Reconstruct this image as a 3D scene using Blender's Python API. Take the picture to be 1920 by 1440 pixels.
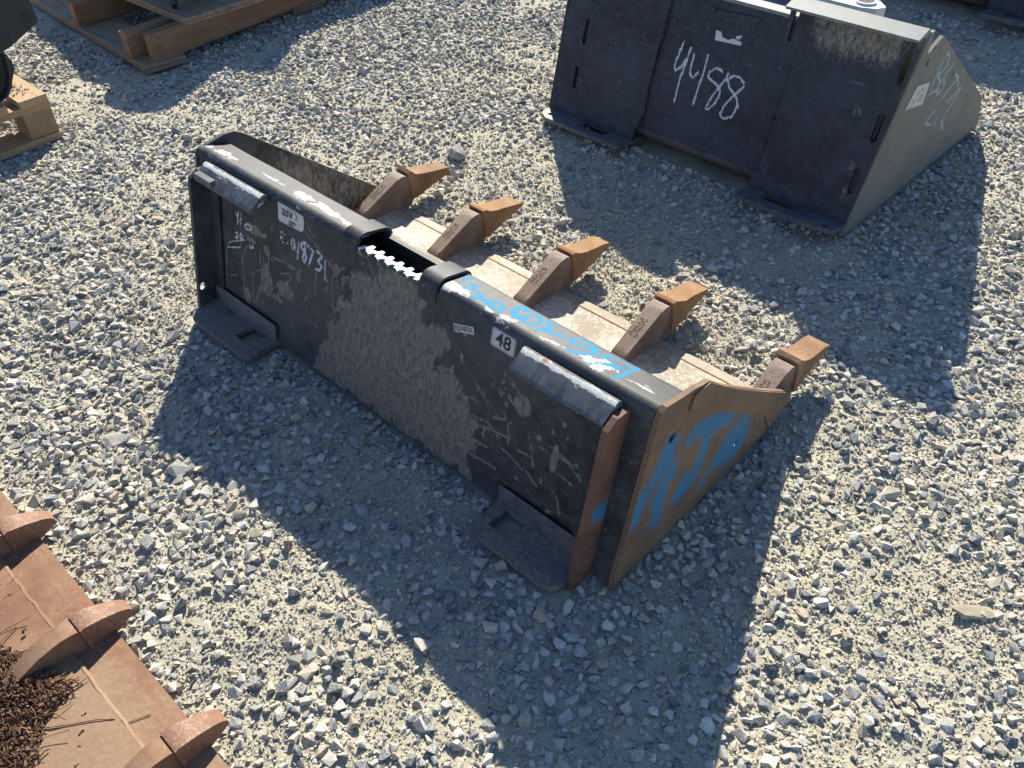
import bpy, bmesh, math, random
import numpy as np
from mathutils import Vector, Matrix
from mathutils.geometry import delaunay_2d_cdt

random.seed(7); rng = np.random.default_rng(7)
scene = bpy.context.scene
for o in list(bpy.data.objects): bpy.data.objects.remove(o, do_unlink=True)
col = scene.collection

# ------------------------------------------------------------ camera
cam_d = bpy.data.cameras.new('camera'); cam = bpy.data.objects.new('camera', cam_d); col.objects.link(cam)
CAM = np.array([1.6676, -0.6918, 1.1952]); YAW, PITCH, ROLL, FPX = 2.3371, 0.7393, 0.0224, 1603.0
cam_d.sensor_fit = 'HORIZONTAL'; cam_d.sensor_width = 36.0; cam_d.lens = 36.0*FPX/1920.0
cam_d.clip_start = 0.02; cam_d.clip_end = 400.0
f_ = Vector((math.cos(YAW)*math.cos(PITCH), math.sin(YAW)*math.cos(PITCH), -math.sin(PITCH)))
r_ = Vector((math.sin(YAW), -math.cos(YAW), 0)); d_ = f_.cross(r_)
rr = r_*math.cos(ROLL) + d_*math.sin(ROLL); dd = -r_*math.sin(ROLL) + d_*math.cos(ROLL)
M = Matrix((rr, -dd, -f_)).transposed().to_4x4(); M.translation = Vector(CAM)
cam.matrix_world = M
scene.camera = cam

# ------------------------------------------------------------ sky, sun, exposure
SUN_TO = Vector((-0.89, 1.106, 1.0)).normalized()
elev = math.asin(SUN_TO.z); azim = math.atan2(SUN_TO.x, SUN_TO.y)
world = bpy.data.worlds.new('World'); scene.world = world; world.use_nodes = True
wn = world.node_tree.nodes; wl = world.node_tree.links; wn.clear()
sky = wn.new('ShaderNodeTexSky'); sky.sky_type = 'NISHITA'; sky.sun_disc = False
sky.sun_elevation = elev; sky.sun_rotation = azim; sky.air_density = 1.0; sky.dust_density = 0.15; sky.ozone_density = 5.0
bg = wn.new('ShaderNodeBackground'); bg.inputs['Strength'].default_value = 0.086
wo = wn.new('ShaderNodeOutputWorld'); wl.new(sky.outputs[0], bg.inputs[0]); wl.new(bg.outputs[0], wo.inputs[0])
sun_d = bpy.data.lights.new('sun', 'SUN'); sun_d.energy = 5.0; sun_d.angle = math.radians(0.55); sun_d.color = (1.0, 0.925, 0.775)
sun = bpy.data.objects.new('sun', sun_d); col.objects.link(sun); sun.location = (-3, 4, 6)
sun.rotation_euler = SUN_TO.to_track_quat('Z', 'Y').to_euler()
scene.view_settings.view_transform = 'Standard'; scene.view_settings.look = 'None'
scene.view_settings.exposure = 1.08; scene.view_settings.gamma = 1.0
scene.render.engine = 'CYCLES'

# ------------------------------------------------------------ node helpers
class NT:
    def __init__(s, name):
        s.m = bpy.data.materials.new(name); s.m.use_nodes = True
        s.t = s.m.node_tree; s.n = s.t.nodes; s.l = s.t.links; s.n.clear()
        s.out = s.n.new('ShaderNodeOutputMaterial'); s.p = s.n.new('ShaderNodeBsdfPrincipled')
        s.l.new(s.p.outputs[0], s.out.inputs[0]); s.co = s.n.new('ShaderNodeTexCoord').outputs['Object']
    def put(s, sock, v):
        if isinstance(v, bpy.types.NodeSocket): s.l.new(v, sock)
        elif isinstance(v, tuple) and len(v) == 3 and sock.type == 'RGBA': sock.default_value = (*v, 1)
        else: sock.default_value = v
    def mapping(s, scale=(1, 1, 1), rot=(0, 0, 0), vec=None):
        n = s.n.new('ShaderNodeMapping'); s.l.new(vec or s.co, n.inputs[0])
        n.inputs['Scale'].default_value = scale; n.inputs['Rotation'].default_value = rot; return n.outputs[0]
    def noise(s, scale, detail=4, rough=.55, dist=0, vec=None, color=False):
        n = s.n.new('ShaderNodeTexNoise'); s.l.new(vec or s.co, n.inputs['Vector'])
        n.inputs['Scale'].default_value = scale; n.inputs['Detail'].default_value = detail
        n.inputs['Roughness'].default_value = rough; n.inputs['Distortion'].default_value = dist
        return n.outputs['Color' if color else 'Fac']
    def voro(s, scale, feature='F1', vec=None, out='Distance'):
        n = s.n.new('ShaderNodeTexVoronoi'); n.feature = feature; s.l.new(vec or s.co, n.inputs['Vector'])
        n.inputs['Scale'].default_value = scale; return n.outputs[out]
    def step(s, v, a, b, lo=0., hi=1.):
        n = s.n.new('ShaderNodeMapRange'); n.interpolation_type = 'SMOOTHSTEP'
        s.put(n.inputs['Value'], v)
        for k, x in zip(('From Min', 'From Max', 'To Min', 'To Max'), (a, b, lo, hi)): n.inputs[k].default_value = x
        return n.outputs[0]
    def math(s, op, a, b=0., c=0.):
        n = s.n.new('ShaderNodeMath'); n.operation = op; s.put(n.inputs[0], a); s.put(n.inputs[1], b)
        if op == 'MULTIPLY_ADD': s.put(n.inputs[2], c)
        return n.outputs[0]
    def mix(s, f, a, b):
        n = s.n.new('ShaderNodeMix'); n.data_type = 'RGBA'; s.put(n.inputs['Factor'], f)
        s.put(n.inputs[6], a); s.put(n.inputs[7], b); return n.outputs[2]
    def mixf(s, f, a, b):
        n = s.n.new('ShaderNodeMix'); n.data_type = 'FLOAT'; s.put(n.inputs['Factor'], f)
        s.put(n.inputs[2], a); s.put(n.inputs[3], b); return n.outputs[0]
    def attr(s, name, color=False):
        n = s.n.new('ShaderNodeAttribute'); n.attribute_name = name; return n.outputs['Color' if color else 'Fac']
    def mul(s, a, b):
        n = s.n.new('ShaderNodeMix'); n.data_type = 'RGBA'; n.blend_type = 'MULTIPLY'; n.inputs['Factor'].default_value = 1
        s.put(n.inputs[6], a); s.put(n.inputs[7], b); return n.outputs[2]
    def bump(s, h, strength=.4, dist=.002, normal=None):
        n = s.n.new('ShaderNodeBump'); n.inputs['Strength'].default_value = strength; n.inputs['Distance'].default_value = dist
        s.put(n.inputs['Height'], h)
        if normal is not None: s.l.new(normal, n.inputs['Normal'])
        return n.outputs[0]
    def done(s, color, rough=.6, metal=0., normal=None, spec=.5):
        s.put(s.p.inputs['Base Color'], color); s.put(s.p.inputs['Roughness'], rough); s.put(s.p.inputs['Metallic'], metal)
        s.put(s.p.inputs['Specular IOR Level'], spec)
        if normal is not None: s.l.new(normal, s.p.inputs['Normal'])
        return s.m

def mat_painted(name, dark=(.010, .012, .015), film=(.088, .091, .096), film_amt=.85, worn=.5):
    m = NT(name)
    n1 = m.noise(5, 5, .6); n2 = m.noise(38, 5, .65); nf = m.noise(260, 3, .7)
    streak = m.noise(1., 6, .75, vec=m.mapping((120, 120, 52)))
    c = m.mix(m.step(n2, .35, .7), dark, tuple(x*1.9 for x in dark))
    fa = m.math('MULTIPLY', m.step(m.math('MULTIPLY_ADD', n2, .45, m.math('MULTIPLY', n1, .75)), .34, .82), film_amt)
    c = m.mix(fa, c, film)
    # dried specks
    v = m.voro(55); v2 = m.voro(150)
    sp = m.math('MULTIPLY', m.step(v, .16, .11), m.step(m.noise(7, 2), .50, .60))
    sp2 = m.math('MULTIPLY', m.step(v2, .20, .14), m.step(m.noise(11, 2), .48, .6))
    c = m.mix(m.math('MULTIPLY', m.math('MAXIMUM', sp, sp2), .6), c, (.21, .19, .165))
    # scattered fine scratches
    w = m.noise(1., 2, .5, vec=m.mapping((9, 9, 340), (0, .9, .3)))
    w2 = m.noise(1., 2, .5, vec=m.mapping((300, 300, 8), (0, .25, 0)))
    sc = m.math('MULTIPLY', m.math('MAXIMUM', m.step(w, .70, .74), m.step(w2, .71, .75)), m.step(m.noise(9, 2), .5, .66))
    c = m.mix(m.math('MULTIPLY', sc, .75), c, (.30, .285, .26))
    # mud
    ma = m.attr('mud'); mm = m.math('MULTIPLY_ADD', streak, .9, m.math('MULTIPLY_ADD', nf, .25, -.62))
    mf = m.step(m.math('ADD', ma, m.math('MULTIPLY', mm, m.step(ma, 0., .15))), .32, .62)
    mudc = m.mix(m.step(streak, .35, .65), (.110, .099, .086), (.235, .210, .180))
    mudc = m.mix(m.step(nf, .5, .75), mudc, (.29, .26, .22))
    c = m.mix(mf, c, mudc)
    # rust
    ra = m.attr('rust'); rf = m.step(m.math('MULTIPLY_ADD', n2, .8, m.math('ADD', ra, -.55)), .15, .45)
    rc = m.mix(m.step(nf, .35, .65), (.16, .050, .022), (.30, .125, .055))
    c = m.mix(rf, c, rc)
    # worn through to primer and dust, and the painted ledge glint
    wa = m.attr('wear_glint'); wnz = m.noise(1., 7, .72, vec=m.mapping((26, 60, 60)))
    wf = m.step(m.math('ADD', m.math('MULTIPLY', wa, worn), wnz), .80, .86)
    wc = m.mix(m.step(nf, .4, .7), (.50, .50, .47), (.74, .73, .70))
    wc = m.mix(m.step(m.noise(16, 2), .66, .70), wc, (.42, .20, .13))
    c = m.mix(wf, c, wc)
    # spray and chalk
    ba = m.attr('blue'); bf = m.step(m.math('ADD', ba, m.math('MULTIPLY_ADD', n2, .5, -.27)), .32, .55)
    bf = m.math('MULTIPLY', bf, m.math('MULTIPLY', m.step(wnz, .63, .57), m.step(m.noise(85, 4, .7), .36, .50, .35, 1.)))
    c = m.mix(bf, c, (.015, .215, .40))
    ca = m.attr('chalk'); cf = m.step(m.math('ADD', ca, m.math('MULTIPLY_ADD', m.noise(110, 4, .75), 1.5, -.80)), .22, .62)
    c = m.mix(m.math('MULTIPLY', cf, .92), c, (.55, .58, .62))
    rough = m.mixf(m.math('MAXIMUM', mf, m.math('MAXIMUM', rf, cf)), m.mixf(n2, .48, .70), .9)
    rough = m.mixf(m.math('MAXIMUM', wf, bf), rough, .8)
    h = m.math('ADD', m.math('MULTIPLY', nf, .25), m.math('ADD', m.math('MULTIPLY', mf, .9), m.math('MULTIPLY', n2, .5)))
    return m.done(c, rough, 0., m.bump(h, .5, .0012), .28)

def mat_rust(name, cols, blue=(.015, .165, .31), pale=None, rough=.8, scale=1., bumpy=.5, dirt=None):
    m = NT(name); n1 = m.noise(7*scale, 5, .6); n2 = m.noise(45*scale, 6, .68); nf = m.noise(230*scale, 3, .7)
    f = m.math('ADD', m.math('MULTIPLY', n1, .55), m.math('MULTIPLY', n2, .5))
    c = m.mix(m.step(f, .38, .60), cols[0], cols[1]); c = m.mix(m.step(n2, .56, .70), c, cols[2])
    if pale:
        pf = m.math('ADD', m.math('MULTIPLY', n1, .4), m.math('MULTIPLY', m.noise(120*scale, 5, .7), .65))
        c = m.mix(m.math('MULTIPLY', m.step(m.math('ADD', pf, m.attr('wear_glint')), .52, .66), pale[1]), c, pale[0])
    if dirt: c = m.mix(m.math('MULTIPLY', m.step(m.noise(3.2, 4, .6), .42, .62), dirt[1]), c, dirt[0])
    c = m.mix(m.math('MULTIPLY', m.step(nf, .62, .74), .35), c, (.06, .04, .03))
    ba = m.attr('blue'); bf = m.step(m.math('ADD', m.math('MULTIPLY', ba, m.step(m.noise(24, 3), .25, .6, .55, 1.1)), m.math('MULTIPLY_ADD', n2, .30, -.15)), .05, .95)
    c = m.mix(m.math('MULTIPLY', bf, .93), c, m.mix(n1, tuple(x*.75 for x in blue), tuple(x*1.25 for x in blue)))
    ma = m.attr('mud'); c = m.mix(m.step(m.math('ADD', ma, m.math('MULTIPLY_ADD', n2, .7, -.35)), .3, .7), c, (.10, .085, .07))
    ca = m.attr('chalk'); cf = m.step(m.math('ADD', ca, m.math('MULTIPLY_ADD', nf, .8, -.4)), .3, .6); c = m.mix(m.math('MULTIPLY', cf, .8), c, (.30, .42, .48))
    h = m.math('ADD', n2, m.math('MULTIPLY', nf, .5))
    return m.done(c, rough, 0., m.bump(h, bumpy, .0016))

def mat_wood(name, a, b, axis, gray=.0, scale=1.):
    m = NT(name); sc = [70*scale]*3; sc[axis] = 3.5*scale
    g = m.noise(1., 6, .65, .6, vec=m.mapping(tuple(sc)))
    sc2 = [14*scale]*3; sc2[axis] = 1.1*scale
    g2 = m.noise(1., 3, .5, 1.8, vec=m.mapping(tuple(sc2)))
    c = m.mix(m.step(g, .35, .65), a, b); c = m.mix(m.math('MULTIPLY', m.step(g2, .55, .62), .6), c, tuple(x*.5 for x in a))
    c = m.mix(m.math('MULTIPLY', m.step(m.noise(9, 4, .6), .45, .65), gray), c, (.20, .19, .17))
    c = m.mix(m.step(m.voro(5), .10, .05), c, tuple(x*.3 for x in a))
    return m.done(c, .8, 0., m.bump(g, .5, .002))

def mat_plain(name, c, rough=.6, metal=0., var=.25):
    m = NT(name); n = m.noise(60, 5, .65); n1 = m.noise(9, 3)
    cc = m.mix(m.step(m.math('ADD', m.math('MULTIPLY', n, .6), m.math('MULTIPLY', n1, .4)), .3, .7), tuple(x*(1-var) for x in c), tuple(min(1, x*(1+var)) for x in c))
    return m.done(cc, rough, metal, m.bump(n, .25, .001))

MAT = {}
MAT['black'] = mat_painted('black_painted_steel')
MAT['black2'] = mat_painted('blue_black_painted_steel', (.013, .015, .022), (.054, .060, .080), .75, .5)
MAT['lit_grey'] = mat_painted('worn_lit_grey_steel', (.075, .085, .095), (.13, .13, .125), .5, .78)  # grey lifted above the black paint to stand for sky light on the ledges
MAT['sunlit_grey'] = mat_painted('sunlit_grey_steel', (.115, .135, .145), (.19, .20, .20), .5, .7)  # paler tone paints in sunlight on the upward-facing ledges and top rail
MAT['lip'] = mat_painted('dusty_dark_lip', (.040, .055, .080), (.15, .135, .12), 1.0, .3)  # bluish base paints in the sky reflected on the lip tops
MAT['side'] = mat_rust('brown_rusty_side', ((.125, .076, .046), (.185, .112, .064), (.168, .074, .038)), pale=((.22, .16, .115), .45), scale=1.5)
MAT['side2'] = mat_rust('grey_bare_side', ((.150, .142, .122), (.195, .182, .155), (.155, .115, .080)), blue=(.10, .30, .42))
MAT['flange'] = mat_rust('red_rust_flange', ((.10, .048, .032), (.160, .072, .046), (.17, .10, .072)), pale=((.24, .16, .12), .4), scale=1.8)
MAT['floor'] = mat_rust('worn_floor_steel', ((.235, .190, .140), (.315, .265, .200), (.26, .175, .105)), pale=((.47, .435, .375), .9), rough=.72)
MAT['edge'] = mat_rust('cutting_edge_steel', ((.235, .155, .09), (.31, .215, .13), (.23, .125, .065)), pale=((.40, .36, .30), .7), rough=.72)
MAT['adapter'] = mat_rust('brown_cast_adapter', ((.13, .085, .060), (.19, .135, .100), (.155, .080, .050)), pale=((.33, .28, .235), .5), rough=.7, scale=2.2, bumpy=.8)
MAT['tooth'] = mat_rust('orange_rust_tooth', ((.205, .105, .042), (.285, .152, .064), (.185, .078, .033)), rough=.88, scale=2.6, pale=((.40, .27, .14), .5), bumpy=.9)
MAT['tooth_b'] = mat_rust('dull_rust_tooth', ((.180, .098, .048), (.255, .142, .068), (.165, .070, .034)), rough=.88, scale=2.2, pale=((.38, .27, .16), .6), bumpy=.9)
MAT['litter'] = mat_rust('brown_litter', ((.085, .046, .028), (.175, .098, .056), (.28, .175, .10)), scale=5., rough=.95)
MAT['redrust'] = mat_rust('red_brown_bucket', ((.160, .074, .042), (.225, .116, .064), (.195, .072, .036)), pale=((.28, .205, .135), .6), rough=.8, dirt=((.26, .190, .120), .5))
MAT['redtooth'] = mat_rust('red_worn_tooth', ((.165, .076, .044), (.225, .115, .068), (.195, .080, .042)), pale=((.42, .32, .235), .5), rough=.7, scale=2.2)
MAT['bare'] = mat_plain('bare_or_sunlit_steel', (.62, .62, .60), .45, .0, .1)
MAT['lumber'] = mat_wood('orange_lumber', (.22, .118, .062), (.30, .170, .092), 1)
MAT['lumber_x'] = mat_wood('plywood_top', (.26, .18, .115), (.34, .25, .165), 0, .7)
MAT['ply'] = mat_wood('plywood_layers', (.24, .15, .085), (.36, .24, .14), 2, .1, 1.)
MAT['pallet'] = mat_wood('pale_pallet_wood', (.33, .205, .105), (.43, .285, .155), 1)
MAT['pallet_x'] = mat_wood('pale_pallet_deck', (.35, .23, .125), (.45, .31, .175), 0)
MAT['block'] = mat_rust('pressed_chip_block', ((.24, .16, .09), (.32, .22, .125), (.20, .125, .07)), scale=2.5, rough=.9)
MAT['sticker'] = mat_plain('off_white_sticker', (.50, .50, .49), .5, 0, .12)
MAT['ink'] = mat_plain('black_ink', (.02, .02, .028), .5)
MAT['green'] = mat_plain('olive_green_ink', (.20, .27, .05), .5)
MAT['chain'] = mat_plain('dark_chain', (.035, .035, .04), .5, .4)
MAT['twig'] = mat_plain('dry_brown_twig', (.15, .085, .05), .9, 0, .6)
MAT['straw'] = mat_plain('pale_dry_straw', (.42, .33, .18), .9, 0, .3)
MAT['rock'] = mat_rust('grey_rock', ((.20, .20, .19), (.34, .33, .30), (.25, .24, .22)), scale=1.2, rough=.95)
MAT['tanrock'] = mat_rust('tan_rock', ((.30, .255, .18), (.40, .35, .255), (.33, .28, .20)), scale=1.2, rough=.95)
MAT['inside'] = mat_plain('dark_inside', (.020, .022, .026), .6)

def gravel_material():
    m = NT('crushed_stone'); c = m.attr('Col', True)
    n = m.noise(430, 3, .85); n2 = m.noise(150, 4, .6); gran = m.step(m.noise(45, 1), .44, .56)
    s = m.math('MULTIPLY', m.step(n, .535, .60), m.math('MULTIPLY_ADD', gran, .75, .2))
    c2 = m.mix(m.math('MULTIPLY', s, .8), c, (.055, .060, .068))
    c2 = m.mix(m.math('MULTIPLY', m.step(n, .46, .40), .6), c2, (.66, .64, .60))
    c2 = m.mix(m.math('MULTIPLY', m.step(n2, .46, .66), .42), c2, (.43, .395, .32))   # dust film
    return m.done(c2, .93, 0., m.bump(m.math('ADD', n2, m.math('MULTIPLY', n, .5)), .32, .0016), .25)
def ground_material():
    m = NT('gravel_dust'); n1 = m.noise(1.6, 5, .6); n2 = m.noise(26, 6, .7); n3 = m.noise(170, 5, .75); v = m.voro(120)
    c = m.mix(m.step(n1, .35, .65), (.385, .355, .27), (.37, .35, .285))
    c = m.mix(m.step(n2, .42, .66), c, (.455, .42, .325)); c = m.mix(m.math('MULTIPLY', m.step(n3, .60, .74), .5), c, (.16, .155, .145))
    c = m.mix(m.math('MULTIPLY', m.step(n3, .40, .30), .5), c, (.50, .46, .37))
    h = m.math('ADD', m.math('MULTIPLY', n3, 1.), m.math('ADD', m.math('MULTIPLY', n2, 1.2), m.math('MULTIPLY', m.step(v, .45, .1), .8)))
    return m.done(c, .97, 0., m.bump(h, .65, .004), .15)
MAT['gravel'] = gravel_material(); MAT['ground'] = ground_material()

# ------------------------------------------------------------ object helpers
def tag(o, label=None, cat=None, group=None, kind=None):
    for k, v in (('label', label), ('category', cat), ('group', group), ('kind', kind)):
        if v: o[k] = v
    return o
def thing(name, label, cat, loc=(0, 0, 0), rz=0., group=None, scale=1.):
    o = bpy.data.objects.new(name, None); col.objects.link(o); o.location = loc; o.rotation_euler = (0, 0, rz)
    o.scale = (scale,)*3; o.empty_display_size = .05
    return tag(o, label, cat, group)
def link(name, me, mat, parent=None):
    if mat is not None and not me.materials: me.materials.append(MAT[mat])
    o = bpy.data.objects.new(name, me); col.objects.link(o); o.parent = parent; return o
def from_bm(name, bm, mat, parent=None, smooth=False, bevel=0., seg=2):
    if bevel:
        es = [e for e in bm.edges if len(e.link_faces) == 2 and e.calc_face_angle(0) > .5]
        bmesh.ops.bevel(bm, geom=es, offset=bevel, segments=seg, affect='EDGES', clamp_overlap=True)
    bmesh.ops.recalc_face_normals(bm, faces=bm.faces)
    me = bpy.data.meshes.new(name); bm.to_mesh(me); bm.free()
    if smooth or bevel:
        me.polygons.foreach_set('use_smooth', [True]*len(me.polygons))
        try: me.set_sharp_from_angle(angle=math.radians(38))
        except Exception: pass
    return link(name, me, mat, parent)
def bm_box(bm, c, s, rot=None):
    vs = []
    for x in (-.5, .5):
        for y in (-.5, .5):
            for z in (-.5, .5):
                v = Vector((x*s[0], y*s[1], z*s[2]))
                if rot is not None: v = rot @ v
                vs.append(bm.verts.new(v + Vector(c)))
    for q in ((0, 1, 3, 2), (4, 6, 7, 5), (0, 4, 5, 1), (2, 3, 7, 6), (0, 2, 6, 4), (1, 5, 7, 3)):
        bm.faces.new([vs[i] for i in q])
def box(name, lo, hi, mat, parent=None, bevel=.002, rz=0., piv=None, jitter=0.):
    bm = bmesh.new(); lo = Vector(lo); hi = Vector(hi); bm_box(bm, (lo+hi)/2, hi-lo)
    if jitter:
        for v in bm.verts: v.co += Vector(rng.normal(0, jitter, 3))
    if rz:
        pv = Vector(piv if piv else lo); R = Matrix.Rotation(rz, 3, 'Z')
        for v in bm.verts: v.co = R @ (v.co-pv) + pv
    return from_bm(name, bm, mat, parent, bevel=bevel)
def prism(name, prof, x0, x1, mat, parent=None, bevel=.0015, axis=0):
    """polygon (a,b) extruded along an axis; axis 0: (y,z) along x; 1: (x,z) along y; 2: (x,y) along z"""
    bm = bmesh.new()
    def P(a, b, t): return ((t, a, b), (a, t, b), (a, b, t))[axis]
    A = [bm.verts.new(P(a, b, x0)) for a, b in prof]; B = [bm.verts.new(P(a, b, x1)) for a, b in prof]
    n = len(prof); bm.faces.new(A); bm.faces.new(B[::-1])
    for i in range(n): bm.faces.new((A[i], B[i], B[(i+1) % n], A[(i+1) % n]))
    return from_bm(name, bm, mat, parent, bevel=bevel)
def tube_path(bm, pts, r, n=6):
    rings = []
    pts = [Vector(p) for p in pts]
    for i, p in enumerate(pts):
        t = (pts[min(i+1, len(pts)-1)] - pts[max(i-1, 0)]).normalized()
        u = t.orthogonal().normalized(); w = t.cross(u)
        if rings and abs(t.dot(Vector((0, 0, 1)))) < .95:
            w = t.cross(Vector((0, 0, 1))).normalized(); u = w.cross(t)
        elif abs(t.dot(Vector((0, 0, 1)))) < .95:
            w = t.cross(Vector((0, 0, 1))).normalized(); u = w.cross(t)
        rad = r[i] if isinstance(r, (list, tuple)) else r
        rings.append([bm.verts.new(p + (u*math.cos(2*math.pi*k/n) + w*math.sin(2*math.pi*k/n))*rad) for k in range(n)])
    for a, b in zip(rings, rings[1:]):
        for k in range(n): bm.faces.new((a[k], a[(k+1) % n], b[(k+1) % n], b[k]))
    bm.faces.new(rings[0][::-1]); bm.faces.new(rings[-1])

def seg_dist(P, pts):
    d = np.full(len(P), 1e9); pts = np.asarray(pts, float)
    for a, b in zip(pts[:-1], pts[1:]):
        ab = b-a; L = max(ab@ab, 1e-12); t = np.clip(((P-a)@ab)/L, 0, 1)
        d = np.minimum(d, np.hypot(*(P - a - t[:, None]*ab).T))
    return d
def strokes(P, S, soft=.5, grow=1.):
    m = np.zeros(len(P))
    for w, pts in S:
        w = w*grow; d = seg_dist(P, pts); m = np.maximum(m, np.clip((w*(1+soft)-d)/(w*2*soft+1e-9), 0, 1))
    return m
def in_poly(P, poly):
    x, y = P.T; r = np.zeros(len(P), bool); n = len(poly)
    for i in range(n):
        x1, y1 = poly[i]; x2, y2 = poly[(i+1) % n]
        c = ((y1 > y) != (y2 > y)) & (x < (x2-x1)*(y-y1)/((y2-y1) if y2 != y1 else 1e-9)+x1); r ^= c
    return r
def vnoise(P, scale, seed=0):
    """smooth value noise in 2-D, 0..1"""
    P = P*scale; i = np.floor(P).astype(np.int64); f = P-i; f = f*f*(3-2*f)
    def h(a, b):
        x = (a*374761393 + b*668265263 + seed*1442695041) & 0xffffffff
        x = ((x ^ (x >> 13))*1274126177) & 0xffffffff
        return ((x ^ (x >> 16)) & 0xffff)/65535.
    a, b = i.T; u, v = f.T
    return (h(a, b)*(1-u)+h(a+1, b)*u)*(1-v) + (h(a, b+1)*(1-u)+h(a+1, b+1)*u)*v
def set_attr(me, name, vals):
    a = me.attributes.new(name, 'FLOAT', 'POINT'); a.data.foreach_set('value', np.ascontiguousarray(vals, dtype=np.float32))

def plate(name, outline, holes, frame, thick, mat, parent, res=None, paint=None, edge_mat=None):
    """flat plate from a 2-D outline; frame(u,v,n)->xyz; front at n=0, back at n=-thick; optional fine grid for painted marks"""
    pts = []; edges = []
    for loop in [outline]+holes:
        b = len(pts); pts += [Vector(q) for q in loop]; edges += [(b+i, b+(i+1) % len(loop)) for i in range(len(loop))]
    if res:
        O = np.array(outline); lo, hi = O.min(0), O.max(0)
        gx, gy = np.meshgrid(np.arange(lo[0]+res*.5, hi[0], res), np.arange(lo[1]+res*.5, hi[1], res)); G = np.c_[gx.ravel(), gy.ravel()]
        k = in_poly(G, outline)
        for loop in holes: k &= ~in_poly(G, loop)
        G = G[k]
        k = np.ones(len(G), bool)
        for loop in [outline]+holes: k &= seg_dist(G, list(loop)+[loop[0]]) > res*.35
        pts += [Vector(q) for q in G[k]]
    v2, e2, f2, *_ = delaunay_2d_cdt(pts, edges, [], 0, 1e-7)
    V = np.array([tuple(q) for q in v2]); F = np.array([f for f in f2 if len(f) == 3])
    Cn = V[F].mean(1); k = in_poly(Cn, outline)
    for loop in holes: k &= ~in_poly(Cn, loop)
    F = F[k]
    cnt = {}
    for t in F:
        for a, b in ((t[0], t[1]), (t[1], t[2]), (t[2], t[0])):
            key = (min(a, b), max(a, b)); cnt[key] = None if key in cnt else (a, b)
    bd = [e for e in cnt.values() if e]
    n = len(V); bvs = sorted({i for e in bd for i in e}); bi = {v: n+k for k, v in enumerate(bvs)}
    # front grid + duplicated rim, back as outline-only triangulation
    bk, _, bf, *_ = delaunay_2d_cdt([Vector(V[i]) for i in bvs], [(bvs.index(a), bvs.index(b)) for a, b in bd] if len(bvs) < 400 else [], [], 0, 1e-7)
    verts = [frame(u, v, 0) for u, v in V] + [frame(V[i][0], V[i][1], 0) for i in bvs] + [frame(V[i][0], V[i][1], -thick) for i in bvs]
    nb = len(bvs); faces = [tuple(t) for t in F]
    for a, b in bd: faces.append((bi[b], bi[a], bi[a]+nb, bi[b]+nb))
    if len(bk) == nb:
        for t in bf:
            c = np.mean([[bk[i][0], bk[i][1]] for i in t], axis=0)[None]
            if in_poly(c, outline)[0] and not any(in_poly(c, h)[0] for h in holes): faces.append(tuple(n+nb+i for i in reversed(t)))
    me = bpy.data.meshes.new(name); me.from_pydata(verts, [], faces); me.update()
    if paint:
        for k, vals in paint(V).items(): set_attr(me, k, np.r_[vals, vals[bvs], vals[bvs]])
    return link(name, me, mat, parent)

def circle(c, r, n=14, ry=None): return [(c[0]+r*math.cos(2*math.pi*k/n), c[1]+(ry or r)*math.sin(2*math.pi*k/n)) for k in range(n)]
def slot(c, hw, hl, n=6):
    return [(c[0]+hw*math.cos(a), c[1]+hl+hw*math.sin(a)) for a in np.linspace(0, math.pi, n)] + [(c[0]+hw*math.cos(a), c[1]-hl+hw*math.sin(a)) for a in np.linspace(math.pi, 2*math.pi, n)]
def lettering(name, body, size, o, u, v, mat, parent, ext=.0002, align='CENTER', shear=0., bold=0.):
    cu = bpy.data.curves.new('lettering', 'FONT'); cu.body = body; cu.size = size; cu.extrude = ext; cu.align_x = align; cu.align_y = 'CENTER'; cu.offset = bold
    ob = bpy.data.objects.new('tmp', cu); col.objects.link(ob)
    dg = bpy.context.evaluated_depsgraph_get(); me = bpy.data.meshes.new_from_object(ob.evaluated_get(dg))
    bpy.data.objects.remove(ob); bpy.data.curves.remove(cu)
    u = Vector(u); v = Vector(v); w = u.cross(v)
    for q in me.vertices: q.co = Vector(o) + u*(q.co.x+shear*q.co.y) + v*q.co.y + w*q.co.z
    me.materials.clear(); me.name = name
    return link(name, me, mat, parent)
CHALK1=[
  (.0012,[(.326,.269),(.312,.273),(.309,.257),(.316,.252),(.333,.255)]),
  (.0010,[(.310,.261),(.321,.262)]),
  (.0020,[(.348,.272),(.345,.260),(.350,.249),(.358,.261),(.354,.271),(.348,.272)]),
  (.0015,[(.351,.262),(.362,.249)]),
  (.0025,[(.370,.273),(.365,.235)]),
  (.0030,[(.393,.280),(.380,.275),(.376,.264),(.389,.260),(.394,.251),(.389,.237),(.381,.242),(.386,.255),(.391,.268),(.386,.276)]),
  (.0030,[(.397,.276),(.417,.271),(.409,.255),(.403,.239)]),
  (.0030,[(.428,.276),(.444,.271),(.431,.257),(.443,.250),(.437,.240),(.424,.237)]),
  (.0020,[(.454,.267),(.453,.226)]),
  (.0020,[(.144,.251),(.151,.244),(.156,.256),(.151,.228)]),
  (.0020,[(.167,.246),(.160,.239),(.165,.233)]),
  (.0020,[(.178,.234),(.184,.229),(.201,.233),(.205,.242),(.188,.242),(.178,.234)]),
  (.0020,[(.141,.204),(.151,.210),(.149,.201),(.140,.193),(.150,.196)]),
  (.0020,[(.163,.213),(.157,.201),(.165,.198),(.169,.207),(.163,.213)]),
  (.0015,[(.108,.165),(.119,.176),(.179,.203)]),
  (.0015,[(.107,.159),(.157,.177)]),
  (.0020,[(.195,.197),(.196,.191),(.207,.196),(.205,.202)]),
]
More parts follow.
